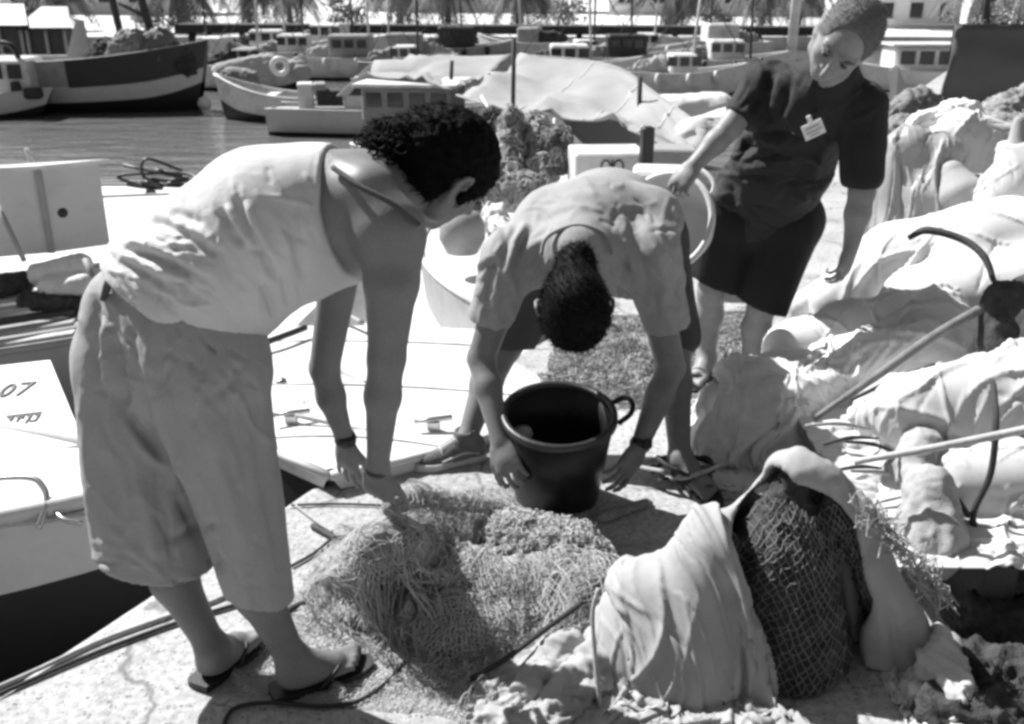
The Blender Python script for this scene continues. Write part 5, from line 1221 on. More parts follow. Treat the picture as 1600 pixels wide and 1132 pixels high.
class Hull:
    """a boat hull: bow point, heading towards the bow, sizes in metres"""
    def __init__(s, bow, ang, L, B, free, rise=.12, draft=.35, stern=.75):
        s.bow = V(bow[0], bow[1], 0); s.f = V(math.cos(ang), math.sin(ang), 0); s.r = V(s.f[1], -s.f[0], 0)
        s.L, s.B, s.free, s.rise, s.draft, s.stern = L, B, free, rise, draft, stern
    bluff = 2.2
    def half(s, q):                       # q: 0 stern .. 1 bow
        return s.B / 2 * (s.stern + (1 - s.stern) * min(1, q / .4)) * max(0.0, 1 - max(0, (q - .45) / .55) ** s.bluff) + .004
    def sheer(s, q): return WZ + s.free + s.rise * (2 * (q - .35)) ** 2 * (1 if q > .35 else .4)
    def pt(s, q, y, z):                   # y: -1 left .. 1 right of the sheer
        return s.bow - s.f * (1 - q) * s.L + s.r * y * s.half(q) + V(0, 0, z)
    def skin(s, fr, inset=0.0, n=28):
        """rows of points down the hull at the given fractions (0 sheer .. 1 keel)"""
        qs = np.linspace(0, 1, n); rows = []
        for q in qs:
            sh = s.sheer(q); kz = WZ - s.draft * (1 - max(0, (q - .75) / .25) ** 2 * .8); row = []
            for side in (-1, 1):
                ff = fr if side == -1 else fr[::-1]
                for a in ff:
                    w = (1 - a ** 2.6) ** .6 if a < 1 else 0; row.append(s.pt(q - .05 * a * (q > .8) * (q - .8) / .2, side * w * (1 - inset), sh + (kz - sh) * a))
            rows.append(row)
        return np.array(rows)
def make_boat(name, label, H, m_top='boat_white', m_low='boat_dark', split=.42, deck=.06, deck_m='boat_white', cat='boat', well=None, stripe=None, rail=.018, rail_m='boat_pale', group=None):
    t = thing(name, label, cat, H.bow - H.f * H.L / 2 + V(0, 0, WZ - H.draft), group)
    n = 28
    def band(a0, a1, nm, m, out=0.0, q0=0.0, q1=1.0):
        for side in (-1, 1):
            Pn = []
            for q in np.linspace(q0, q1, n):
                sh = H.sheer(q); kz = WZ - H.draft * (1 - max(0, (q - .75) / .25) ** 2 * .8); row = []
                for a in np.linspace(a0, a1, 6):
                    w = max(0, 1 - a ** 2.6) ** .6; row.append(H.pt(q - .06 * a * max(0, (q - .8) / .2), side * w, sh + (kz - sh) * a) + H.r * side * out)
                Pn.append(row)
            mb_.grid(np.array(Pn) if side == 1 else np.array(Pn)[:, ::-1])
    mb_ = MB(); band(0, split, 'hull', m_top); 
    st = H.skin([0, .2, .4, .6, .8, 1.0])[0]; o0 = len(mb_.v); mb_.add(st, [tuple(range(len(st)))])
    mb_.build('hull', M[m_top], t)
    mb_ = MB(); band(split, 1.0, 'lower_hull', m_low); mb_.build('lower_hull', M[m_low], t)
    for (a0, a1, mm, q0, q1, nm) in (stripe or ()):
        mb_ = MB(); band(a0, a1, nm, mm, .02, q0, q1); mb_.build(nm, M[mm], t)
    # deck, with an open well if asked for
    mb = MB(); qs = np.linspace(0.01, .995, 36); Pn = []
    for q in qs:
        dz = H.sheer(q) - deck; row = []
        for y in np.linspace(-.985, .985, 11):
            inw = well and well[0] < q < well[1] and abs(y) < well[2]
            row.append(H.pt(q, y, dz + .03 * (1 - y * y) - (well[3] if inw else 0)))
        Pn.append(row)
    mb.grid(Pn, smooth=False); mb.build('deck', M[deck_m], t)
    mb = MB()
    for side in (-1, 1): mb.tube([H.pt(q, side, H.sheer(q)) for q in np.linspace(0, 1, 30)], rail, 6)
    mb.build('rub_rail', M[rail_m], t)
    return t
def strokes(parts, org, ex, ey, w, d, name, m, parent):
    """lettering made of flat strokes in the plane of ex, ey"""
    mb = MB(); n = nrm(np.cross(ex, ey))
    for st in parts:
        p = [org + ex * a + ey * b for a, b in st]
        for a, b in zip(p[:-1], p[1:]):
            e = nrm(b - a); s_ = np.cross(n, e) * w / 2; mb.prism([a - s_ - e * w * .3, b - s_ + e * w * .3, b + s_ + e * w * .3, a + s_ - e * w * .3], n * d)
    return mb.build(name, M[m], parent)
def ellipse(cx, cy, rx, ry, n=14, a0=0, a1=6.2832): return [(cx + rx * math.cos(a0 + (a1 - a0) * k / n), cy + ry * math.sin(a0 + (a1 - a0) * k / n)) for k in range(n + 1)]

# ---- boat with number and hand rail at the left
def boat_a():
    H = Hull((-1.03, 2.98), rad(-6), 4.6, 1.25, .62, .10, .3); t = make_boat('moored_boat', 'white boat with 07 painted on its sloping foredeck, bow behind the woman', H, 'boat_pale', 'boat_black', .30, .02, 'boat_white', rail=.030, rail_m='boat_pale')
    # sloping foredeck panel with the number
    a, b, c, d = P(-260, 600, 4.05), P(78, 563, 4.05), P(132, 694, 3.30), P(-260, 745, 3.25)
    mb = MB(); mb.prism([d, c, b, a], V(0, .0, -.06)); mb.prism([V(c[0], c[1], .0) - V(0, 0, .12), V(b[0], b[1], -.12), b - V(0, 0, .06), c - V(0, 0, .06)], V(-.03, 0, 0)); pn = mb.build('foredeck_panel', M['boat_white'], t)
    q = lambda u, v: a + (b - a) * u + (d - a) * v          # plane of the panel
    ex = nrm(b - a); ey = nrm((b - c) - ex * ((b - c) @ ex)); n = nrm(np.cross(ex, ey))
    def onp(u, v):
        dr = ray(u, v); k = ((a - CAM) @ n) / (dr @ n); return CAM + dr * k + n * .003
    o = onp(-4, 622)
    strokes([ellipse(.022, .052, .022, .048), [(.062, .10), (.118, .10), (.085, .0)]], o, ex, ey, .014, .004, 'number', 'lettering_dark', pn)
    o = onp(5, 664)
    strokes([[(0, .045), (.02, .05), (.02, .0)], [(.032, .05), (.05, .05), (.052, 0), (.034, 0)], [(.064, .05), (.064, .03)], [(.076, .05), (.095, .05), (.095, -.025)], [(.108, .05), (.13, .045), (.13, 0), (.108, 0)], [(-.012, .06), (.13, .062)]], o, ex, ey, .007, .004, 'lettering', 'lettering_dark', pn)
    mb = MB(); zz = -.03
    mb.tube(spline([P(-120, 752, 2.86), P(-20, 748, 2.86), P(45, 747, 2.86), P(66, 760, 2.84), P(73, 785, 2.80), P(60, 826, 2.74)], 8), .011, 8); mb.build('hand_rail', M['steel'], t)
    mb = MB(); mb.tube(spline([P(84, 797, 2.80), P(100, 812, 2.76), P(128, 818, 2.76)], 5), .009, 6); mb.build('cleat', M['steel'], t)
    mb = MB(); mb.tube(spline([H.pt(q_, 1.03, H.sheer(q_) - .035 + .012 * math.sin(q_ * 60)) for q_ in np.linspace(.45, 1, 24)], 3), .012, 6); mb.build('rope_fender', M['rope_pale'], t)
boat_a()
# ---- boat with a wheelhouse behind it
def boat_d():
    H = Hull((-1.35, 4.75), rad(-4), 5.0, 1.45, .62, .1, .3); t = make_boat('moored_boat', 'cluttered boat with a pale wheelhouse pierced by a round hole, far left', H, 'boat_pale', 'boat_dark', .4, .16, 'boat_grey', well=(.1, .9, .75, .10))
    c0 = P(82, 395, 4.95); k = c0.copy(); zt = P(82, 266, 4.95)[2]; e1 = nrm(V(-.93, -.36, 0)); e2 = nrm(V(.72, .69, 0)) * .0 + nrm(V(.80, .60, 0))
    mb = MB(); b = V(c0[0], c0[1], c0[2]); w1, w2 = .75, .29; hgt = zt - c0[2]
    mb.prism([b, b + e2 * w2, b + e2 * w2 + e1 * w1, b + e1 * w1][::-1], V(0, 0, hgt)); wh = mb.build('wheelhouse', M['boat_pale'], t)
    mb = MB(); mb.prism([x + V(0, 0, hgt) for x in [b - e1 * .03 - e2 * .03, b + e2 * (w2 + .03) - e1 * .03, b + e2 * (w2 + .03) + e1 * w1, b + e1 * w1 - e2 * .03]][::-1], V(0, 0, .022)); mb.build('roof', M['boat_white'], wh)
    n2 = nrm(V(e2[1], -e2[0], 0)); hc = P(98, 333, 4.97); k = ((b - CAM) @ n2) / (ray(98, 333) @ n2); hc = CAM + ray(98, 333) * k; R = frame(V(0, 0, 1), n2); mb = MB(); mb.lathe([(0, .004), (.022, .004), (.026, 0)], hc, 16, np.array([R[0], R[1], n2])); mb.build('round_hole', M['boat_black'], wh)
    mb = MB(); mb.box(b + e1 * .002 - n2 * .0 + V(0, 0, hgt / 2), (.03, .03, hgt)); mb.build('corner_post', M['boat_grey'], wh)
    for (u0, v0, u1, v1, r, nm) in ((-5, 318, 38, 408, .014, 'stay'), (52, 268, 40, 232, .008, 'aerial'), (40, 232, 68, 268, .008, 'aerial'), (133, 405, 160, 470, .016, 'stay')):
        mb = MB(); mb.tube(spline([P(u0, v0, 4.6 if nm == 'stay' else 5.1), P(u1, v1, 4.5 if nm == 'stay' else 5.1)], 3), r, 6); mb.build(nm, M['boat_grey' if nm == 'stay' else 'boat_pale'], t)
    # planks and gear on its deck
    rng = np.random.RandomState(6)
    names = ('lowest', 'second lowest', 'middle', 'second highest', 'topmost')
    for i in range(5):
        y = 535 - i * 17; p0, p1 = P(-60, y + 12, 4.35 + .07 * i), P(118, y - 16, 4.42 + .07 * i); mb = MB(); dd = p1 - p0; R = frame(np.cross(V(0, 0, 1), nrm(dd)), V(0, 0, 1)); mb.box((p0 + p1) / 2, (np.linalg.norm(dd), .085, .02), R=np.array([nrm(dd), nrm(np.cross(V(0, 0, 1), nrm(dd))), V(0, 0, 1)]), bev=.004)
        o = mb.build('plank', M[('wood_pale', 'boat_grey', 'wood_dark', 'wood_pale', 'boat_grey')[i]], None); tag(o, names[i] + ' plank lying across the cluttered boat left of the woman', 'plank', 'planks on the cluttered boat')
    blob_sack('canvas_bundle', 'white folded canvas under the wheelhouse on the cluttered boat', [c_(P(60, 430, 4.75), P(125, 415, 4.75), .05, .06), c_(P(75, 450, 4.65), P(130, 445, 4.65), .05, .05)], 'sack_white', .010, V(.9, .2, .2), .03, 14, 102, 'canvas', zc=-.4)
    blob_sack('net_bundle', 'dark net bundle lying among the planks left of the woman', [c_(P(40, 470, 4.6), P(120, 478, 4.6), .04, .045), c_(P(0, 450, 4.7), P(40, 440, 4.75), .06, .05)], 'net_dark', .010, V(.9, .2, .2), .03, 14, 104, 'fishing net', zc=-.4, lump=.02)
boat_d()
# ---- white boat tied along the quay, bow towards us
QANG = math.atan2(-EDGE_D[1], -EDGE_D[0])
def boat_b():
    H = Hull((-.62, 2.98), QANG + rad(22), 4.4, 1.75, .66, .06, .3); H.bluff = 4.2; t = make_boat('moored_boat', 'white boat lying along the quay with its clean foredeck behind the woman\'s arms', H, 'boat_white', 'boat_black', .07, .01, 'boat_white', well=(.10, .58, .72, .22))  # shade of the gap by the quay painted as black hull sides
    for (u, v) in ((440, 602), (491, 646)):
        c = G(u, v, .0); mb = MB()
        if u == 440: mb.lathe([(0, .03), (.022, .028), (.026, 0)], c, 12); mb.build('deck_fitting', M['steel'], t)
        else:
            for k in range(4): mb.tube([c + V(.045 * math.cos(a + k) * (.6 + .15 * k), .045 * math.sin(a + k * .7) * (.6 + .15 * k), .012 + .006 * k) for a in np.linspace(0, 6.0, 16)], .0055, 5)
            mb.build('rope_coil', M['rope_dark'], t)
    mb = MB(); mb.tube(spline([G(375, 548, .03), G(430, 530, .04), G(478, 512, .04)], 6), .016, 6); mb.build('coaming', M['boat_dark'], t)
    mb = MB(); mb.tube(spline([G(505, 478, .05), G(540, 492, .05), G(566, 505, .05)], 5), .014, 6); mb.build('deck_rail', M['boat_grey'], t)
    mb = MB(); mb.tube(spline([G(530, 580, .02), G(550, 590, .02), G(572, 600, .02)], 5), .010, 6); mb.build('deck_line', M['boat_grey'], t)
    for sg in (-1, 1):
        cc_ = H.pt(.90, sg * .55, H.sheer(.9) + .035); mb = MB(); mb.tube([cc_ - V(.07, .02, -.02), cc_ + V(.07, .02, .02)], .011, 6); mb.box(cc_ - V(0, 0, .01), (.05, .03, .05), bev=.004); mb.build('cleat', M['steel'], t)
    mb = MB(); mb.tube(spline([H.pt(.90, .55, H.sheer(.9) + .05), G(640, 690, .03), G(668, 700, .01)], 6), .009, 6); o = mb.build('mooring_line', M['rope_pale'], None); tag(o, 'short mooring line from the white boat to the quay by the bending man\'s shoe', 'rope')
    for q_ in (.66, .80, .93): mb = MB(); mb.tube([H.pt(q_, y_, H.sheer(q_) - .01 + .034 * (1 - y_ * y_)) for y_ in np.linspace(-.95, .95, 9)], .0035, 4); mb.build('deck_seam', M['boat_grey'], t)
boat_b()
def boat_c():
    H = Hull((-.02, 4.50), QANG + rad(24), 4.4, 1.5, .70, .08, .3); t = make_boat('moored_boat', 'grey hulled boat with white foredeck moored behind the bending man', H, 'boat_grey', 'boat_dark', .34, .012, 'boat_white', well=(.1, .5, .7, .2), rail_m='boat_white')
boat_c()
def boat_e():
    H = Hull((-.9, 7.3), rad(-3), 6.0, 3.2, .60, .08, .3); t = make_boat('moored_boat', 'broad white decked boat behind the woman\'s back, next to open water', H, 'boat_white', 'boat_dark', .4, .02, 'boat_white')
    c = P(258, 295, 7.85); mb = MB(); rng = np.random.RandomState(3)
    for k in range(5): mb.tube(spline([c + V(rng.normal() * .16, rng.normal() * .05, abs(rng.normal()) * .10) for _ in range(5)], 5), .014, 5)
    mb.lathe([(0, .12), (.04, .12), (.05, .10), (.03, .05), (.05, 0)], c + V(-.12, 0, -.05), 12); mb.build('windlass', M['boat_dark'], t)
    mb = MB(); mb.tube(spline([P(148, 283, 8.0), P(215, 284, 8.0), P(300, 281, 8.0)], 5), .012, 5); mb.tube(spline([P(150, 308, 7.4), P(215, 305, 7.4), P(275, 303, 7.4)], 5), .012, 5); mb.build('toe_rail', M['boat_grey'], t)
boat_e()

# ---- far boats across the water
def boat_dark():
    H = Hull((P(332, 120, 20)[0], 20.0), rad(-3), 5.6, 1.9, .95, .22, .4); t = make_boat('fishing_boat', 'fishing boat with dark bow and pale stripe across the water, piled with nets', H, 'boat_pale', 'boat_black', .56, .1, 'boat_grey', stripe=[(0, .36, 'boat_dark', .56, 1.0, 'bow_bulwark'), (0, .34, 'boat_grey', 0.0, .56, 'side_bulwark')])
    for (u0, v0, u1, v1, r) in ((168, -30, 190, 60, .07), (212, -30, 250, 100, .08), (186, 5, 225, 25, .04)):
        mb = MB(); mb.tube(spline([P(u0, v0, 20.2), P(u1, v1, 20.2)], 3), r, 6); mb.build('mast', M['wood_dark'], t)
    mb = MB(); a, b, c, d = P(118, 30, 20.3), P(128, 32, 20.3), P(142, 112, 20.1), P(98, 114, 20.3); mb.prism([a, b, c, d], V(0, .10, 0)); mb.build('canvas_screen', M['canvas_pale'], t)
    for i, (u, v, w, h, m, lb) in enumerate(((165, 88, .28, .34, 'net_dark', 'dark net heap amidships on the dark-bowed fishing boat'), (205, 80, .34, .42, 'net_grey', 'tall grey net heap below the masts of the dark-bowed boat'), (245, 78, .30, .45, 'net_cord', 'rounded dark grey net heap next to the bow of the dark-bowed boat'), (283, 90, .22, .30, 'net_dark', 'small dark net heap on the very bow of the fishing boat'))):
        p = P(u, v, 19.9); blob_sack('net_heap', lb, [c_(p - V(w * .6, 0, h * .4), p + V(w * .4, 0, h * .3), w, w * .8), c_(p + V(0, 0, h * .3), p + V(w * .3, 0, -h * .5), w * .7, w)], m, .035, V(.3, 0, 1), .12, 4, 110 + i, 'fishing net', zc=-.3, lump=.10)
    mb = MB(); mb.lathe([(0, -.14), (.1, -.1), (.14, 0), (.1, .1), (0, .14)], P(320, 162, 19.5), 14); mb.build('buoy', M['boat_pale'], t)
boat_dark()
def boat_left():
    H = Hull((P(85, 150, 19)[0], 19.0), rad(2), 5.0, 1.7, .35, .1, .3); t = make_boat('launch', 'low open launch with white cabin at the far left edge', H, 'boat_pale', 'boat_black', .5, .08, 'boat_grey')
    mb = MB(); c = P(25, 120, 19.2); mb.box(c, (.8, .8, .7), bev=.05); cb = mb.build('cabin', M['boat_white'], t)
    for k in range(2):
        mb = MB(); mb.box(c + V(-.18 + .36 * k, -.402, .12), (.26, .02, .26), bev=.006); mb.build('window', M['window_dark'], cb)
    mb = MB(); mb.tube(spline([P(-5, 66, 18.9), P(18, 72, 18.9), P(30, 95, 18.9), P(44, 140, 18.9)], 6), .05, 6); mb.build('canopy_hoop', M['boat_dark'], t)
    for (u, v, w, h, lb) in ((27, 140, .16, .30, 'dark fender standing at the launch cabin'), (52, 146, .30, .20, 'dark crate at the bow of the launch')):
        o = MB().box(P(u, v, 18.8), (w, .25, h), bev=.04).build('crate', M['boat_dark'], None); tag(o, lb, 'crate')
boat_left()
def skiffs():
    H = Hull((P(338, 145, 18.6)[0], 18.6), rad(176), 2.6, 1.0, .42, .22, .25); t = make_boat('skiff', 'small white rowing skiff with upturned bow beside the dark-bowed boat', H, 'boat_white', 'boat_dark', .5, .12, 'boat_grey', well=(.05, .9, .8, .12), rail=.03, rail_m='boat_white')
    for q in (.3, .6):
        mb = MB(); mb.box(H.pt(q, 0, H.sheer(q) - .04), (.2, H.half(q) * 1.9, .03), bev=.005); mb.build('thwart', M['boat_white'], t)
    H = Hull((P(800, 190, 16.4)[0], 16.6), rad(-4), 4.0, 1.2, .42, .05, .25); t = make_boat('work_boat', 'long flat pale work boat left of the awning, low in the water', H, 'boat_pale', 'boat_black', .55, .06, 'boat_grey')
    gear = ((515, 152, .42, .24, 'net_dark', 'low black crate on the flat work boat'), (478, 150, .26, .42, 'boat_white', 'tall white box on the flat work boat'), (500, 140, .2, .22, 'boat_grey', 'grey box behind the black crate on the work boat'), (553, 158, .3, .3, 'boat_pale', 'pale box at the awning end of the work boat'))
    for (u, v, w, h, m, lb) in gear:
        o = MB().box(P(u, v, 16.8), (w, .4, h), .2, bev=.02).build('crate', M[m], None); tag(o, lb, 'crate', 'crates on the work boat')
    # a row of moored boats farther off, seen under the pier
    rows = ((395, 108, 24, 2.6, 'boat_white', 'boat_grey'), (470, 88, 29, 3.0, 'boat_pale', 'boat_white'), (560, 85, 27, 3.2, 'boat_white', 'boat_grey'), (640, 90, 25, 2.4, 'boat_grey', 'boat_white'), (900, 90, 24, 3.2, 'boat_white', 'boat_white'), (985, 95, 27, 3.0, 'boat_grey', 'boat_dark'), (1075, 115, 22, 2.6, 'boat_white', 'boat_white'), (1140, 108, 26, 3.0, 'boat_pale', 'boat_white'))
    where = ('just right of the dark-bowed boat', 'behind the flat work boat', 'behind the bright end of the awning', 'over the woman\'s head', 'behind the middle of the big awning', 'behind the low end of the awning', 'left of the standing man\'s arm', 'touching the standing man\'s shoulder')
    row_boats = []
    for i, (u, v, Y, L, m1, m2) in enumerate(rows):
        x = P(u, v, Y)[0]; H = Hull((x + L / 2, Y), rad(-6 + 5 * (i % 3)), L, 1.2, .55, .12, .25); t = make_boat('moored_boat', ('white', 'pale', 'small white', 'grey', 'white cabin', 'grey cabin', 'white open', 'pale open')[i] + ' boat across the water ' + where[i], H, m1, 'boat_dark', .6, .08, 'boat_grey', group='boats moored across the water'); row_boats.append(t)
        rng = np.random.RandomState(60 + i); mh = rng.uniform(1.6, 3.2); mq = rng.uniform(.5, .7); mp_ = H.pt(mq, 0, H.sheer(mq)); tp = mp_ + V(rng.normal() * .1, 0, mh)
        mb = MB(); mb.tube([mp_ - V(0, 0, .1), tp], .032, 6); mb.build('mast', M['wood_dark' if i % 2 else 'boat_pale'], t)
        for e_ in (H.pt(.99, 0, H.sheer(.99)), H.pt(.05, 0, H.sheer(.05))): mb = MB(); mb.tube([tp - V(0, 0, .1), e_], .010, 4); mb.build('stay', M['wood_dark'], t)
        for q_ in (.25, .5, .72): mb = MB(); mb.lathe([(0, -.14), (.05, -.11), (.07, 0), (.05, .11), (0, .14)], H.pt(q_, 1.0, H.sheer(q_) - .12) + H.r * .06, 8); mb.build('fender', M['rubber_black' if i % 2 else 'boat_white'], t)
        bp_ = H.pt(.2, rng.uniform(-.4, .4), H.sheer(.2) + .05); s_ = Sdf(bp_ - V(.6, .5, .1), bp_ + V(.6, .5, .6), .03); s_.cap(bp_ - V(.2, 0, 0), bp_ + V(.25, .1, .06), .16, .2, .05); sdf_obj('net_pile', s_, M[('net_dark', 'net_grey', 'canvas_pale', 'net_cord')[i % 4]], t, lambda v, N: .12 * (ridged(v * 8, 3, i) - .4))
        c = H.pt(.45, 0, H.sheer(.45) + .18 + .05 * (i % 3)); mb = MB(); mb.box(c, (L * (.22 + .06 * (i % 3)), .75, .40 + .08 * (i % 3)), bev=.04); cb = mb.build('cabin', M[m2], t)
        for k in range(3):
            mb = MB(); mb.box(c + V((k - 1) * L * .1, -.377, .06), (L * .075, .02, .2), bev=.004); mb.build('window', M['window_dark'], cb)
    for i in range(9):                                          # a farther row, under and beyond the pier
        src = row_boats[(i * 3 + 1) % len(row_boats)]; c = copy_tree(src); u = 330 + i * 98; Y = 29.0 + 1.3 * (i % 3); x = P(u, 80, Y)[0]; c.location = (x, Y, WZ - .25); c.rotation_euler[2] = rad((170, 8, -12, 186, 4)[i % 5]); c.scale = [.95 + .1 * (i % 3)] * 3
        c['label'] = ('first', 'second', 'third', 'fourth', 'fifth', 'sixth', 'seventh', 'eighth', 'ninth')[i] + ' boat from the left in the farthest row below the pier'; c['group'] = 'boats in the farthest row'
    # life ring
    mb = MB(); c = P(437, 104, 19.5); th = np.linspace(0, 2 * math.pi, 25); mb.tube([c + V(.14 * math.cos(a), 0, .14 * math.sin(a)) for a in th], .05, 8); o = mb.build('life_ring', M['boat_white'], None); tag(o, 'white life ring hanging above the rowing skiff', 'life ring')
    blob_sack('net_heap', 'round dark bush of net behind the rowing skiff', [c_(P(365, 125, 21), P(385, 128, 21), .25, .25)], 'net_grey', .03, V(.9, 0, .3), .1, 4, 131, 'fishing net', zc=-.4, lump=.05)
    blob_sack('canvas_bundle', 'pale canvas heap behind the rowing skiff', [c_(P(345, 112, 22), P(420, 104, 22), .18, .24), c_(P(400, 96, 22.4), P(470, 112, 22), .12, .2)], 'canvas_pale', .03, V(.9, 0, .3), .12, 3.5, 133, 'canvas', zc=-.5)
skiffs()
# ---- boat under the big awning
def awning_boat():
    H = Hull((1.75, 8.2), rad(-50), 4.6, 2.1, .62, .15, .3); t = make_boat('awning_boat', 'fishing boat under a long drooping pale awning behind the bending man', H, 'boat_pale', 'boat_dark', .45, .12, 'boat_dark', well=(.08, .85, .8, .25))
    top = [P(585, 98, 13), P(705, 94, 12.5), P(830, 90, 12), P(955, 104, 11), P(1025, 148, 9.6), P(1105, 205, 8.3)]
    bot = [P(548, 128, 11.6), P(648, 130, 11), P(722, 152, 10.4), P(832, 184, 9.4), P(955, 196, 8.7), P(1062, 246, 7.8)]
    A = spline(top, 8); B = spline(bot, 8); m = len(A); k = 26; Pn = np.zeros((m, k, 3))
    for j in range(k):
        w = j / (k - 1); Pn[:, j] = A * (1 - w) + B * w; Pn[:, j, 2] -= .10 * math.sin(math.pi * w) * (1 + .4 * np.sin(np.arange(m) * .7))
    Pn[:, :, 2] += .05 * (fbm(Pn.reshape(-1, 3) * 1.6, 3, 5).reshape(m, k) - .5)
    Pn = sheet_folds(Pn, 30, 5, .2, .5, .9, .03, .10, .6, 2.4)
    vs, fs = sheet(Pn[15:], .012); aw = mesh_obj('awning', vs, fs, M['canvas_pale'], t)
    for k_ in (22, 29, 35): mb = MB(); mb.tube(Pn[k_] + V(0, 0, .012), .012, 5); mb.build('seam', M['boat_pale'], aw)
    # far slope of the awning, on the other side of the ridge
    C = A + V(-.7, 1.1, -.55); Pn2 = np.zeros((m, 6, 3))
    for j in range(6): w = j / 5; Pn2[:, j] = A * (1 - w) + C * w
    Pn2[:, :, 2] += .02; vs, fs = sheet(Pn2[:, ::-1], .012); mesh_obj('awning_far_side', vs, fs, M['canvas_pale'], t)
    vs, fs = sheet(Pn[:15] + V(0, 0, .02), .012); mesh_obj('bright_flap', vs, fs, M['canvas_pale'], t)
    for (u, v, Y, v2) in ((803, 60, 10.0, 215), (706, 95, 11.4, 150), (1000, 120, 9.5, 215)):
        mb = MB(); a = P(u, v, Y); b = P(u - 2, v2, Y); mb.tube([a, b], .025, 6); mb.build('post', M['wood_dark'], t)
    for (u, v, u1, v1) in ((848, 185, 838, 215), (866, 186, 866, 225), (752, 150, 780, 200), (735, 195, 775, 240)):
        mb = MB(); mb.tube([P(u, v, 9.0), P(u1, v1, 8.6)], .013, 5); mb.build('stay', M['boat_pale'], t)
    # cabin left of the awning, over the woman's head
    c = P(648, 158, 11.3); mb = MB(); mb.box(c, (1.0, .8, .36), rad(-8), bev=.02); cb = mb.build('cabin', M['boat_grey'], t)
    mb = MB(); mb.box(c + V(0, 0, .20), (1.15, .95, .045), rad(-8), bev=.01); mb.build('cabin_roof', M['boat_white'], cb)
    for i, dx in enumerate((-.36, -.12, .12, .36)):
        mb = MB(); e = V(math.cos(rad(-8)), math.sin(rad(-8)), 0); nn = V(e[1], -e[0], 0); mb.box(c + e * dx + nn * .402 + V(0, 0, .05), (.17, .02, .15), rad(-8), bev=.004); mb.build('window', M['window_dark'], cb)
awning_boat()
def clutter():
    # hanging nets and gear between the woman's head and the bending man's back
    gear = (('net_bundle', 'dark grey net bundle hanging right of the woman\'s hair', [c_(P(800, 180, 6.9), P(790, 285, 6.6), .05, .09)], 'net_cord', 151),
            ('net_bundle', 'black net bundle hanging nearest the woman\'s hair', [c_(P(770, 185, 7.3), P(752, 300, 7.0), .06, .10)], 'net_dark', 152),
            ('net_bundle', 'grey net bundle under the awning left of the white box', [c_(P(835, 195, 7.0), P(850, 270, 6.7), .08, .10)], 'net_grey', 153),
            ('net_bundle', 'dark triangular net hung beside the white box', [c_(P(868, 215, 6.8), P(880, 255, 6.6), .07, .06), c_(P(850, 225, 6.8), P(880, 230, 6.7), .05, .06)], 'net_cord', 154),
            ('net_bundle', 'low grey net bundle at the bending man\'s shoulder', [c_(P(780, 305, 6.3), P(830, 300, 6.3), .09, .10)], 'net_grey', 155),
            ('canvas_bundle', 'white cloth draped beside the bending man\'s shoulder', [c_(P(775, 345, 5.6), P(795, 400, 5.3), .06, .07), c_(P(760, 330, 5.7), P(780, 350, 5.6), .03, .05)], 'sack_white', 156))
    for nm, lb, pr, m, sd in gear: 
        o = blob_sack(nm, lb, pr, m, .013, V(.15, 0, 1), .085, 13, sd, 'canvas' if m == 'sack_white' else 'fishing net', zc=-.45, lump=.012 if 'net' in m else 0, fine=.04)
        if 'net' in m:
            vs = np.array([v.co for v in o.data.vertices]) + np.array(o.location); fs = np.array([list(p.vertices) for p in o.data.polygons]); st = surface_strands(vs, fs, 150, sd, .35, .035, .004, .012, None, .45, .15); q = st.build('hanging_strands', M['net_strand' if sd % 2 else 'net_cord'], o); tag(q, kind='stuff')
    # floats among the nets
    spots = ((757, 250, 'white'), (800, 262, 'pale'), (760, 285, 'dark'), (782, 235, 'pale upper'), (748, 222, 'white upper'), (808, 305, 'white lower'), (1035, 247, 'left dark'), (1052, 246, 'right dark'))
    for u, v, w in spots:
        p = P(u, v, 6.4 if u < 900 else 6.9); mb = MB(); mb.lathe([(0, -.04), (.03, -.032), (.042, 0), (.03, .032), (0, .04)], p, 12); o = mb.build('net_float', M['boat_dark' if 'dark' in w else 'boat_white'], None); tag(o, w + ' net float ' + ('hanging under the low end of the awning' if u > 900 else 'among the hanging nets by the woman\'s hair'), 'float', 'net floats')
    # round fender and white box with a painted mark
    c = P(722, 362, 5.4); mb = MB(); mb.lathe([(0, -.13), (.09, -.12), (.13, -.04), (.13, .04), (.10, .10), (.03, .13), (0, .135)], c, 20); o = mb.build('fender', M['boat_grey'], None); tag(o, 'round grey fender on the boat beyond the woman\'s face', 'fender')
    t = thing('fish_box', 'white box with a dark painted mark behind the bending man\'s back', 'box', P(948, 270, 6.3)); c = P(948, 262, 6.4); mb = MB(); mb.box(c, (.46, .40, .24), rad(4), bev=.012); mb.build('box_body', M['boat_white'], t)
    e = V(math.cos(rad(4)), math.sin(rad(4)), 0); f = c + V(e[1], -e[0], 0) * .203; f = f - e * .07 + V(0, 0, .02)
    strokes([ellipse(.03, .02, .03, .04, 10), ellipse(.11, .02, .03, .04, 10), [(.07, -.02), (.07, .06)], [(-.02, -.035), (.16, -.035)]], f, e, V(0, 0, 1), .010, .004, 'mark', 'lettering_dark', t)
    mb = MB(); mb.box(P(1010, 242, 6.1), (.075, .08, .34), .2, bev=.012); o = mb.build('bollard', M['boat_dark'], None); tag(o, 'dark square post right of the white box behind the bending man', 'post')
    mb = MB(); mb.box(P(1045, 252, 6.9), (.36, .3, .2), -.1, bev=.012); o = mb.build('engine_cover', M['boat_grey'], None); tag(o, 'grey engine cover under the low end of the awning', 'engine cover')
    mb = MB(); mb.box(P(1035, 285, 5.6), (.34, .3, .16), -.15, bev=.02); o = mb.build('fish_box', M['boat_white'], None); tag(o, 'white box between the bending man\'s back and the tub', 'box')
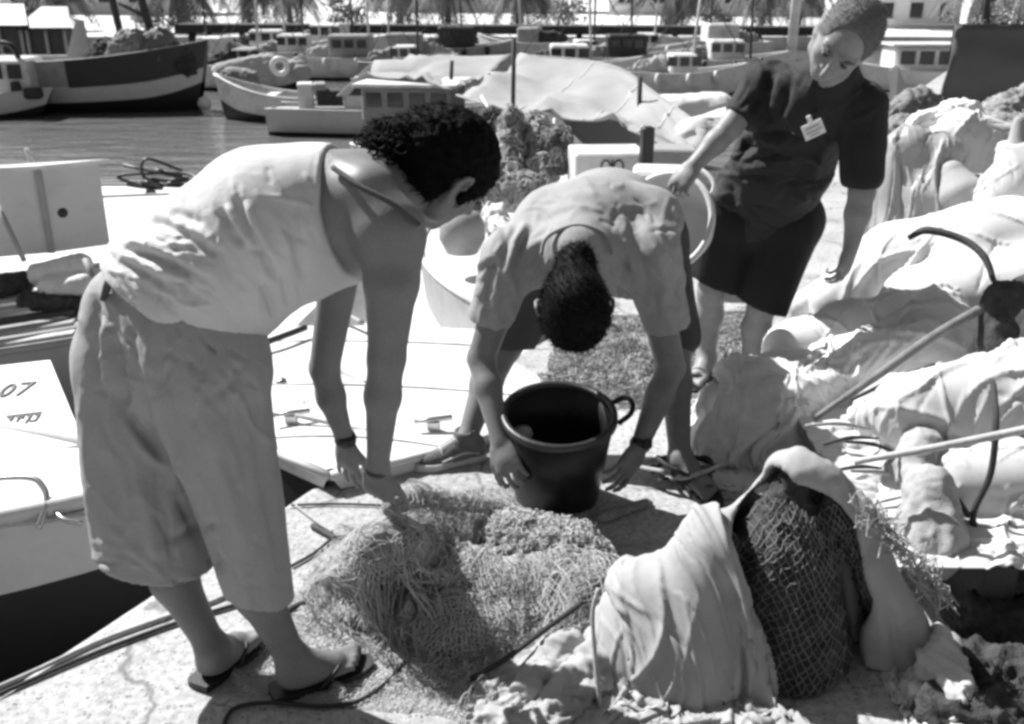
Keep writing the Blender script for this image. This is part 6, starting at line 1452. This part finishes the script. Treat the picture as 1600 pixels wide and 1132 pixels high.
    mb = MB(); mb.prism([P(560, 128, 11.4), P(545, 150, 11.4), P(600, 150, 11.4), P(630, 126, 11.4)], V(0, .1, 0)); o = mb.build('awning_shade_cloth', M['canvas_dark'], None); tag(o, 'dark cloth hanging under the bright end of the awning', 'cloth')
    blob_sack('white_tarp', 'bright white tarpaulin over a boat left of the standing man\'s forearm', [c_(P(1040, 180, 9.5), P(1120, 175, 9.5), .16, .18), c_(P(1080, 215, 8.6), P(1130, 200, 8.8), .16, .16), c_(P(1010, 165, 10), P(1050, 170, 10), .1, .14)], 'sack_white', .018, V(.9, 0, .3), .05, 5, 161, 'tarpaulin', zc=-.6)
clutter()
# ------------------------------------------------------------------ the far shore
mk('promenade', 0.58, 0.9, 0.25, .35, dirt=.35, dscale=.12)
mk('wall_pale', 0.75, 0.85, 0.06, 1.5, 0.1, 20)
mk('foliage_dark', 0.10, 0.8, 0.4, 6)
mk('foliage_mid', 0.18, 0.8, 0.35, 6)
mk('palm_trunk', 0.07, 0.9, 0.3, 12, 0.5, 30)
mk('palm_frond', 0.14, 0.7, 0.3, 8)
mk('palm_skirt', 0.36, 0.8, 0.3, 8)
mk('tarp_grey', 0.10, 0.75, 0.12, 3, 0.15, 30)
mk('pier_dark', 0.03, 0.8, 0.3, 5)
mk('pier_shade', 0.16, 0.8, 0.2, 5)
def shore():
    z0 = -.22; mb = MB(); mb.grid([[(-120, 39, -1.5), (160, 39, -1.5)], [(-120, 39, z0), (160, 39, z0)], [(-120, 60, z0), (160, 60, z0)], [(-900, 1500, z0), (900, 1500, z0)]], smooth=False); o = mb.build('shore', M['promenade'], None, (0, 39, z0)); tag(o, kind='structure')
shore()
def pier():
    Y = 33.0; a = P(272, 45, Y); b = P(1300, 50, Y); t = thing('pier', 'long dark pier on posts crossing the whole harbour background', 'pier', (a + b) / 2 + V(0, 0, -1.2))
    mb = MB(); mb.prism([a + V(0, 0, .13), b + V(0, 0, .13), b - V(0, 0, .13), a - V(0, 0, .13)], V(0, 1.4, 0)); mb.build('deck', M['pier_dark'], t)
    for i, u in enumerate((300, 325, 378, 440, 505, 577, 612, 657, 741, 760, 838, 905, 975, 1055, 1120, 1185, 1240)):
        p = P(u, 55, Y + .2 + .9 * (i % 2)); mb = MB(); mb.tube([V(p[0], p[1], a[2] - .1), V(p[0], p[1], WZ - .4)], .10 if i % 3 else .13, 7); mb.build('post', M['pier_dark'], t)
pier()
def leaf_quads(mb, c, d, n, L, w, rng, droop):
    """a frond: a bent rib with leaflets"""
    side = nrm(np.cross(d, V(0, 0, 1)) + 1e-6); q = np.linspace(0, 1, n); rib = [c + d * L * t * (1 - .15 * t) + V(0, 0, L * (.25 * t - droop * t * t)) for t in q]
    vs = []; fs = []
    for i in range(1, n):
        for s_ in (-1, 1):
            p = rib[i]; l = w * (1.3 - abs(q[i] - .45)) * rng.uniform(.8, 1.2); e = p + side * s_ * l * .6 + V(0, 0, -l * .8) + d * l * .3; k = len(vs); h = (rib[i] - rib[i - 1]) * .30
            vs += [p - h, p + h, e + h * .25, e - h * .25]; fs.append((k, k + 1, k + 2, k + 3))
    mb.add(vs, fs); mb.tube(rib, [.03, .008], 3, False)
def make_palm(seed, hgt, dead):
    rng = np.random.RandomState(seed); mbt = MB(); mbt.tube(spline([V(0, 0, -.3), V(.05 * rng.normal(), 0, hgt * .5), V(.1 * rng.normal(), .05, hgt)], 6), [.17, .12, .15], 8)
    mc = MB(); top = V(0, 0, hgt)
    for k in range(38):
        a = rng.uniform(0, 6.28); leaf_quads(mc, top + V(0, 0, rng.uniform(-.1, .25)), V(math.cos(a), math.sin(a), rng.uniform(-.2, .7)), 20, rng.uniform(1.5, 2.3), .42, rng, rng.uniform(.6, 1.25))
    ms = MB()
    for k in range(dead):
        a = rng.uniform(0, 6.28); leaf_quads(ms, top + V(0, 0, -.1), V(math.cos(a) * .4, math.sin(a) * .4, -.5), 10, rng.uniform(1.0, 1.5), .25, rng, .9)
    return mbt, mc, ms
def palms():
    spots = ((90, 44, 'over the dark roofs at far left'), (282, 42, 'above the left end of the pier'), (390, 43, 'second from the left end of the pier'), (455, 47, 'with a white gap on its right, above the pier'), (625, 46, 'above the bright end of the awning'), (700, 42, 'above the woman\'s head'), (810, 43, 'behind the tall mast of the awning'), (1050, 42, 'left of the white lamp post'), (1190, 41, 'behind the white lamp post'), (1245, 44, 'touching the standing man\'s head'), (1530, 43, 'above the dark tarpaulin'), (1590, 41, 'at the right edge above the tarpaulin'))
    protos = [make_palm(k + 3, 1.55 + .2 * k, (10, 26, 18)[k]) for k in range(3)]; built = {}
    for i, (u, Y, w) in enumerate(spots):
        x = P(u, 30, Y)[0]; k = i % 3; lb = ('young', 'shaggy', 'spreading')[k] + ' palm ' + w
        if k not in built:
            t = thing('palm_tree', lb, 'palm tree', (x, Y, -.22), 'palms along the far shore'); o0 = V(x, Y, -.22)
            for mb, nm, m in zip(protos[k], ('trunk', 'crown', 'dead_fronds'), ('palm_trunk', 'palm_frond', 'palm_skirt')):
                mb.v = [tuple(np.array(v) + o0) for v in mb.v]; mb.build(nm, M[m], t)
            built[k] = t
        else:
            t = copy_tree(built[k]); t.location = (x, Y, -.22); t['label'] = lb
        t.rotation_euler[2] = i * 1.37; t.scale = [1 + .12 * math.sin(i * 2.1)] * 3
palms()
def shrub(p, r, h, seed, m, label, n=700):
    rng = np.random.RandomState(seed); t = thing('shrub', label, 'shrub', p, 'shrubs on the far shore'); mb = MB(); cl = [(p + V(rng.normal() * r * .45, rng.normal() * r * .3, h * rng.uniform(.25, .8)), r * rng.uniform(.3, .5)) for _ in range(9)]
    for _ in range(n):
        c, q = cl[rng.randint(len(cl))]; d = nrm(rng.normal(size=3)); c = c + d * q * rng.uniform(.6, 1.05); a = nrm(np.cross(d, rng.normal(size=3))); b = np.cross(d, a) + d * rng.normal() * .4; s_ = rng.uniform(.04, .09)
        k = [c + a * s_, c + b * s_ * .6, c - a * s_, c - b * s_ * .6]; mb.add(k, [(0, 1, 2, 3)])
    mb.build('leaves', M[m], t)
    mb = MB()
    for k in range(3): mb.tube(spline([p + V(0, 0, -.1), p + V(rng.normal() * r * .2, 0, h * .4), p + V(rng.normal() * r * .4, 0, h * .8)], 4), [.05, .02], 5)
    mb.build('stem', M['palm_trunk'], t)
for i, (u, Y, r, h, w) in enumerate(((40, 40, 1.0, 1.3, 'in the far left corner'), (230, 41, .9, 1.1, 'between the slanting masts'), (540, 41, .9, 1.5, 'rising over the pier above the woman\'s back'), (885, 41, 1.2, 1.6, 'tallest, right of the mast'), (1130, 40, .9, .9, 'left of the lamp post'), (1560, 39.8, 1.2, 1.0, 'above the dark tarpaulin'))):
    p = P(u, 40, Y); p[2] = -.22; shrub(p, r, h, 200 + i, 'foliage_dark' if i % 2 == 0 else 'foliage_mid', 'leafy shrub ' + w)
def buildings():
    def house(name, label, u0, u1, Y, yaw, floors, cols, hgt):
        a = P(u0, 30, Y); b = P(u1, 30, Y); w = np.linalg.norm((b - a)[:2]); c = V((a[0] + b[0]) / 2, Y, -.22); t = thing(name, label, 'building', c); e = V(math.cos(yaw), math.sin(yaw), 0); n = V(e[1], -e[0], 0); z1 = V(0, 0, 1)
        mb = MB(); mb.box(c - n * 3 + V(0, 0, hgt / 2), (w, 6, hgt), yaw); wl = mb.build('wall', M['wall_pale'], t)
        for f in range(floors):
            mb = MB(); mb.box(c + n * .15 + V(0, 0, (f + 1) * hgt / floors - .12), (w + .2, .4, .16), yaw); mb.build('ledge', M['wall_pale'], t)
            for k in range(cols):
                p = c + e * (k - (cols - 1) / 2) * w / cols + V(0, 0, f * hgt / floors + hgt / floors * .52)
                mb = MB(); mb.box(p + n * .004, (w / cols * .52, .10, hgt / floors * .48), yaw, bev=.01); fr = mb.build('window', M['wall_pale'], t)
                mb = MB(); mb.box(p + n * .045, (w / cols * .44, .04, hgt / floors * .42), yaw); mb.build('pane', M['window_dark'], fr)
                mb = MB(); mb.box(p + n * .10 - z1 * hgt / floors * .27, (w / cols * .6, .16, .05), yaw); mb.build('sill', M['wall_pale'], fr)
        mb = MB(); mb.box(c - n * 3 + V(0, 0, hgt + .1), (w + .5, 6.5, .2), yaw); mb.build('roof', M['boat_pale'], t)
    house('harbour_building', 'white building with rows of windows beside the standing man\'s head', 1365, 1495, 46, rad(-16), 4, 3, 6.0)
    house('harbour_building', 'long white building behind the palms above the awning', 560, 860, 74, rad(-14), 3, 6, 8.0)
    house('harbour_building', 'white building behind the palm beside the lamp post', 950, 1280, 66, rad(-12), 3, 6, 7.0)
    house('harbour_building', 'pale building behind the palms at the far left', -60, 260, 70, rad(-15), 3, 6, 7.0)
    # huts with dark roofs at the far left
    for (u0, u1, v, w) in ((-30, 45, 42, 'at the left edge'), (48, 112, 46, 'beside the slanting masts')):
        a = P(u0, v, 30); b = P(u1, v, 30); c = (a + b) / 2; t = thing('boat_shed', 'low shed with dark sloping roof across the water ' + w, 'shed', V(c[0], 30, WZ)); wd = (b - a)[0]
        mb = MB(); mb.prism([V(a[0] - .2, 29.5, c[2]), V(b[0] + .2, 29.5, c[2]), V(b[0] - wd * .2, 30.5, c[2] + .55), V(a[0] + wd * .15, 30.5, c[2] + .55)], V(0, .02, .06)); mb.build('roof', M['boat_dark'], t)
        mb = MB(); mb.box(V(c[0], 30.4, (c[2] + WZ) / 2), (wd * .95, 1.4, c[2] - WZ)); mb.build('wall', M['tarp_grey'], t)
        for k in range(3): mb = MB(); mb.tube([V(a[0] + wd * (.05 + .45 * k), 29.6, c[2]), V(a[0] + wd * (.05 + .45 * k), 29.6, WZ - .2)], .05, 6); mb.build('post', M['boat_pale'], t)
buildings()
def right_side():
    # cabin cruiser
    x = P(1428, 100, 24)[0]; H = Hull((x - 1.6, 24.0), rad(184), 3.4, 1.5, .45, .12, .3); t = make_boat('cabin_cruiser', 'white cabin cruiser with side windows behind the standing man\'s shoulder', H, 'boat_white', 'boat_dark', .6, .05, 'boat_white')
    c = H.pt(.42, 0, H.sheer(.42) + .25); mb = MB(); mb.box(c, (1.9, 1.0, .55), bev=.06); cb = mb.build('cabin', M['boat_white'], t)
    for k in range(4): mb = MB(); mb.box(c + V(-.66 + .44 * k, -.502, .04), (.34, .02, .30), bev=.01); mb.build('window', M['window_dark'], cb)
    mb = MB(); mb.box(c + V(0, 0, .32), (2.1, 1.1, .05), bev=.01); mb.build('cabin_roof', M['boat_white'], cb)
    # lamp post and palms, dark tarpaulin
    p = P(1239, 55, 27); mb = MB(); mb.tube([V(p[0], p[1], WZ - .3), V(p[0], p[1], 5)], .13, 8); o = mb.build('lamp_post', M['boat_white'], None); tag(o, 'thick white post in front of the pier left of the standing man\'s head', 'post')
    t = thing('covered_stack', 'tall stack under a dark grey tarpaulin in the upper right corner', 'tarpaulin', V(5.1, 9.6, 0)); a, b, c, d = P(1495, 40, 9), P(1680, 40, 9.3), P(1680, 185, 9.1), P(1466, 185, 8.7)
    m_, n_ = 18, 14; g = np.zeros((m_, n_, 3))
    for i in range(m_):
        for j in range(n_): u, v = i / (m_ - 1), j / (n_ - 1); g[i, j] = (a * (1 - u) + b * u) * (1 - v) + (c * u + d * (1 - u)) * v
    g[:, :, 1] += .10 * (fbm(g.reshape(-1, 3) * V(1.2, 1, 3), 3, 4).reshape(m_, n_) - .5) - .03 * np.sin(g[:, :, 2] * 12 + .6 * g[:, :, 0])
    vs, fs = sheet(g, .01); mesh_obj('tarpaulin_front', vs, fs, M['tarp_grey'], t)
    mb = MB(); mb.prism([V(a[0] + .02, 9.05, a[2]), V(b[0], 9.35, b[2]), V(b[0], 10.6, b[2] - .05), V(a[0] + .1, 10.6, a[2] - .05)], V(0, 0, .012)); mb.build('tarpaulin_top', M['tarp_grey'], t)
    mb = MB(); mb.box(V((a[0] + b[0]) / 2 + .3, 9.9, .60), ((b - a)[0] * .55, 1.0, 1.20)); mb.build('crate_stack', M['wood_dark'], t)
    mb = MB(); mb.tube([P(1543, -30, 9.6), P(1541, 36, 9.6)], .03, 6); mb.tube([P(1541, 30, 9.6), P(1545, 120, 9.6)], .03, 6); o = mb.build('pole', M['wood_dark'], None); tag(o, 'thin dark pole rising behind the tarpaulin stack', 'pole')
    mb = MB(); a = P(1402, 108, 8.0); q = [P(1392, 112, 8.0), P(1404, 104, 8.0), P(1432, 175, 7.6), P(1398, 182, 7.6)]; mb.prism(q, V(.02, .12, 0)); mb.prism([P(1398, 182, 7.6), P(1432, 175, 7.6), V(P(1440, 182, 7.6)[0], 7.6, 0), V(P(1396, 182, 7.6)[0], 7.6, 0)], V(.02, .12, 0)); o = mb.build('folded_parasol', M['canvas_dark'], None); tag(o, 'dark folded parasol behind the standing man\'s left shoulder', 'parasol')
    blob_sack('net_heap', 'dark grey net heap between the parasol and the white sheet', [c_(P(1412, 178, 6.6), P(1440, 165, 6.8), .10, .10), c_(P(1410, 215, 6.4), P(1440, 230, 6.4), .14, .14)], 'net_cord', .016, V(.4, .1, 1), .06, 8, 171, 'fishing net', lump=.04)
right_side()
